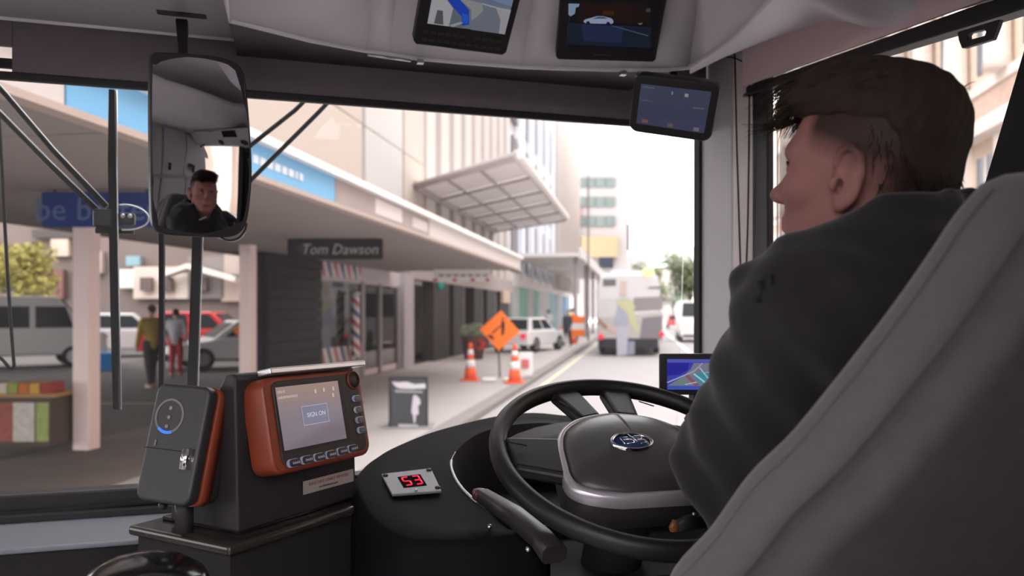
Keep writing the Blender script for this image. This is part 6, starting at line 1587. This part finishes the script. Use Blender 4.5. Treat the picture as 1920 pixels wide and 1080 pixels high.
for _ in range(34):                                                 # a few loose curls
    strand(Hd(.098, rn.uniform(.01, .05), .075), hf_ + hl_ * .3 - UP * .5, rn.uniform(.035, .055), .0009, hf_ * .6 - UP * .4 + UP * rn.uniform(-.4, 1.2) + hl_ * rn.gauss(.2, .5), 8)
for _ in range(900):                                                # short bristles at the back and the crown tuft
    th = rn.uniform(-1.35, 1.35); ph_ = rn.uniform(-.5, 1.2)
    n_ = (-hf_ * math.cos(th) + hl_ * math.sin(th)) * math.cos(ph_) + UP * math.sin(ph_)
    p = HO - hf_ * .010 + UP * .042 + hf_ * n_.dot(hf_) * .081 + hl_ * n_.dot(hl_) * .076 + UP * n_.z * .092
    strand(p, n_ * .35 + hf_ * rn.gauss(.1, .2) - UP * .8 + hl_ * rn.gauss(0, .2), rn.uniform(.010, .018), .0007, -UP * .4, 4)
hs.build('hair_strands', m_hair, drv, flip=False)['kind'] = 'stuff'

# ---- black padded jacket
m_jkt = M('black_jacket_cloth', (.0165, .0145, .0168), .82, spec=.12, var=.2, scale=60, bump=.12, bscale=900, sheen=.15)
j = SDF(axis([(.28, .007), (1.18, None)]), axis([(.44, .007), (1.35, None)]), axis([(1.02, .007), (cz_ + .02, None)]))
j.cap(neckb - UP * .06, chest, .125, .165, .06); j.cap(chest, hip, .165, .17, .05)
j.cap(shL + Vector((.03, 0, .015)), shR, .084, .082, .07)
j.cap(shL, elL, .086, .074, .03); j.cap(elL, wrL, .073, .052, .03); j.cap(wrL, wrL.lerp(haL, .3), .050, .046, .01)
j.cap(shR, elR, .085, .070, .04); j.cap(elR, wrR, .068, .050, .03)
# high soft collar wrapping neck and jaw
cc = HO + Vector((.0, -.012, -.092))
for k in range(15):
    a = math.radians(-150 + 300 * k / 14); r1 = .092
    dirn = (-hf_ * math.cos(a) + hl_ * math.sin(a))
    pt_ = cc + dirn * r1; low_ = cc + dirn * (r1 + .028) - UP * .085
    back_ = .5 + .5 * math.cos(a)
    j.cap(low_, pt_ + UP * (-.014 + .096 * back_), .032, .015, .03)
j.cap(Hd(-.02, 0, -.2), Hd(-.02, 0, .05), .064, .068, .012, True)
j.ell(Hd(.050, 0, -.050), (.062, .058, .078), HR, .01, True)
j.cap(W(1440, 545, .86), W(1410, 540, .88), .030, .022, .03)
X, Y, Z = j.pts((slice(None),) * 3)
wr_ = (np.sin(X * 38 + Z * 61 + 2 * np.sin(Y * 33)) * .0032 + np.sin(Y * 71 - Z * 47 + 2 * np.sin(X * 41)) * .0026 + np.sin(Z * 130 + X * 52 + Y * 37) * .0014)
j.d += wr_.astype(np.float32)
jk = j.build('jacket', m_jkt, drv, None, 2); jk['label'] = 'black padded jacket with high collar'
from mathutils.bvhtree import BVHTree
bv = BVHTree.FromPolygons([v.co + OFF[jk] for v in jk.data.vertices], [tuple(p.vertices) for p in jk.data.polygons])
def on_jacket(px, py):
    h = bv.ray_cast(CAM, ray(px, py).normalized()); return h[0] if h[0] is not None else W(px, py, .85)
for px, py in ((1443, 535), (1424, 546)):
    q = on_jacket(px, py); MB().tube([q + UP * .011, q - UP * .011], .0035, 8).build('toggle', m_blackm, jk)
MB().tube(catmull([Hd(.055, .075, -.150), Hd(.088, .03, -.135), Hd(.098, 0, -.120)], 5), .003, 6).build('zip', m_steel, jk)
t = SDF(axis([(.42, .012), (.98, None)]), axis([(.74, .012), (1.56, None)]), axis([(.80, .012), (1.32, None)]))
for s_ in (-1, 1):
    kn = Vector((.69 + s_ * .13, 1.32, 1.17)); an = Vector((.69 + s_ * .13, 1.42, .84))
    t.cap(Vector((.69 + s_ * .09, .92, 1.17)), kn, .098, .078, .04); t.cap(kn, an, .076, .06, .03)
t.cap(Vector((.62, .90, 1.17)), Vector((.76, .90, 1.17)), .135, .135, .03)
t.build('trousers', M('dark_trousers', (.02, .019, .022), .85), drv)
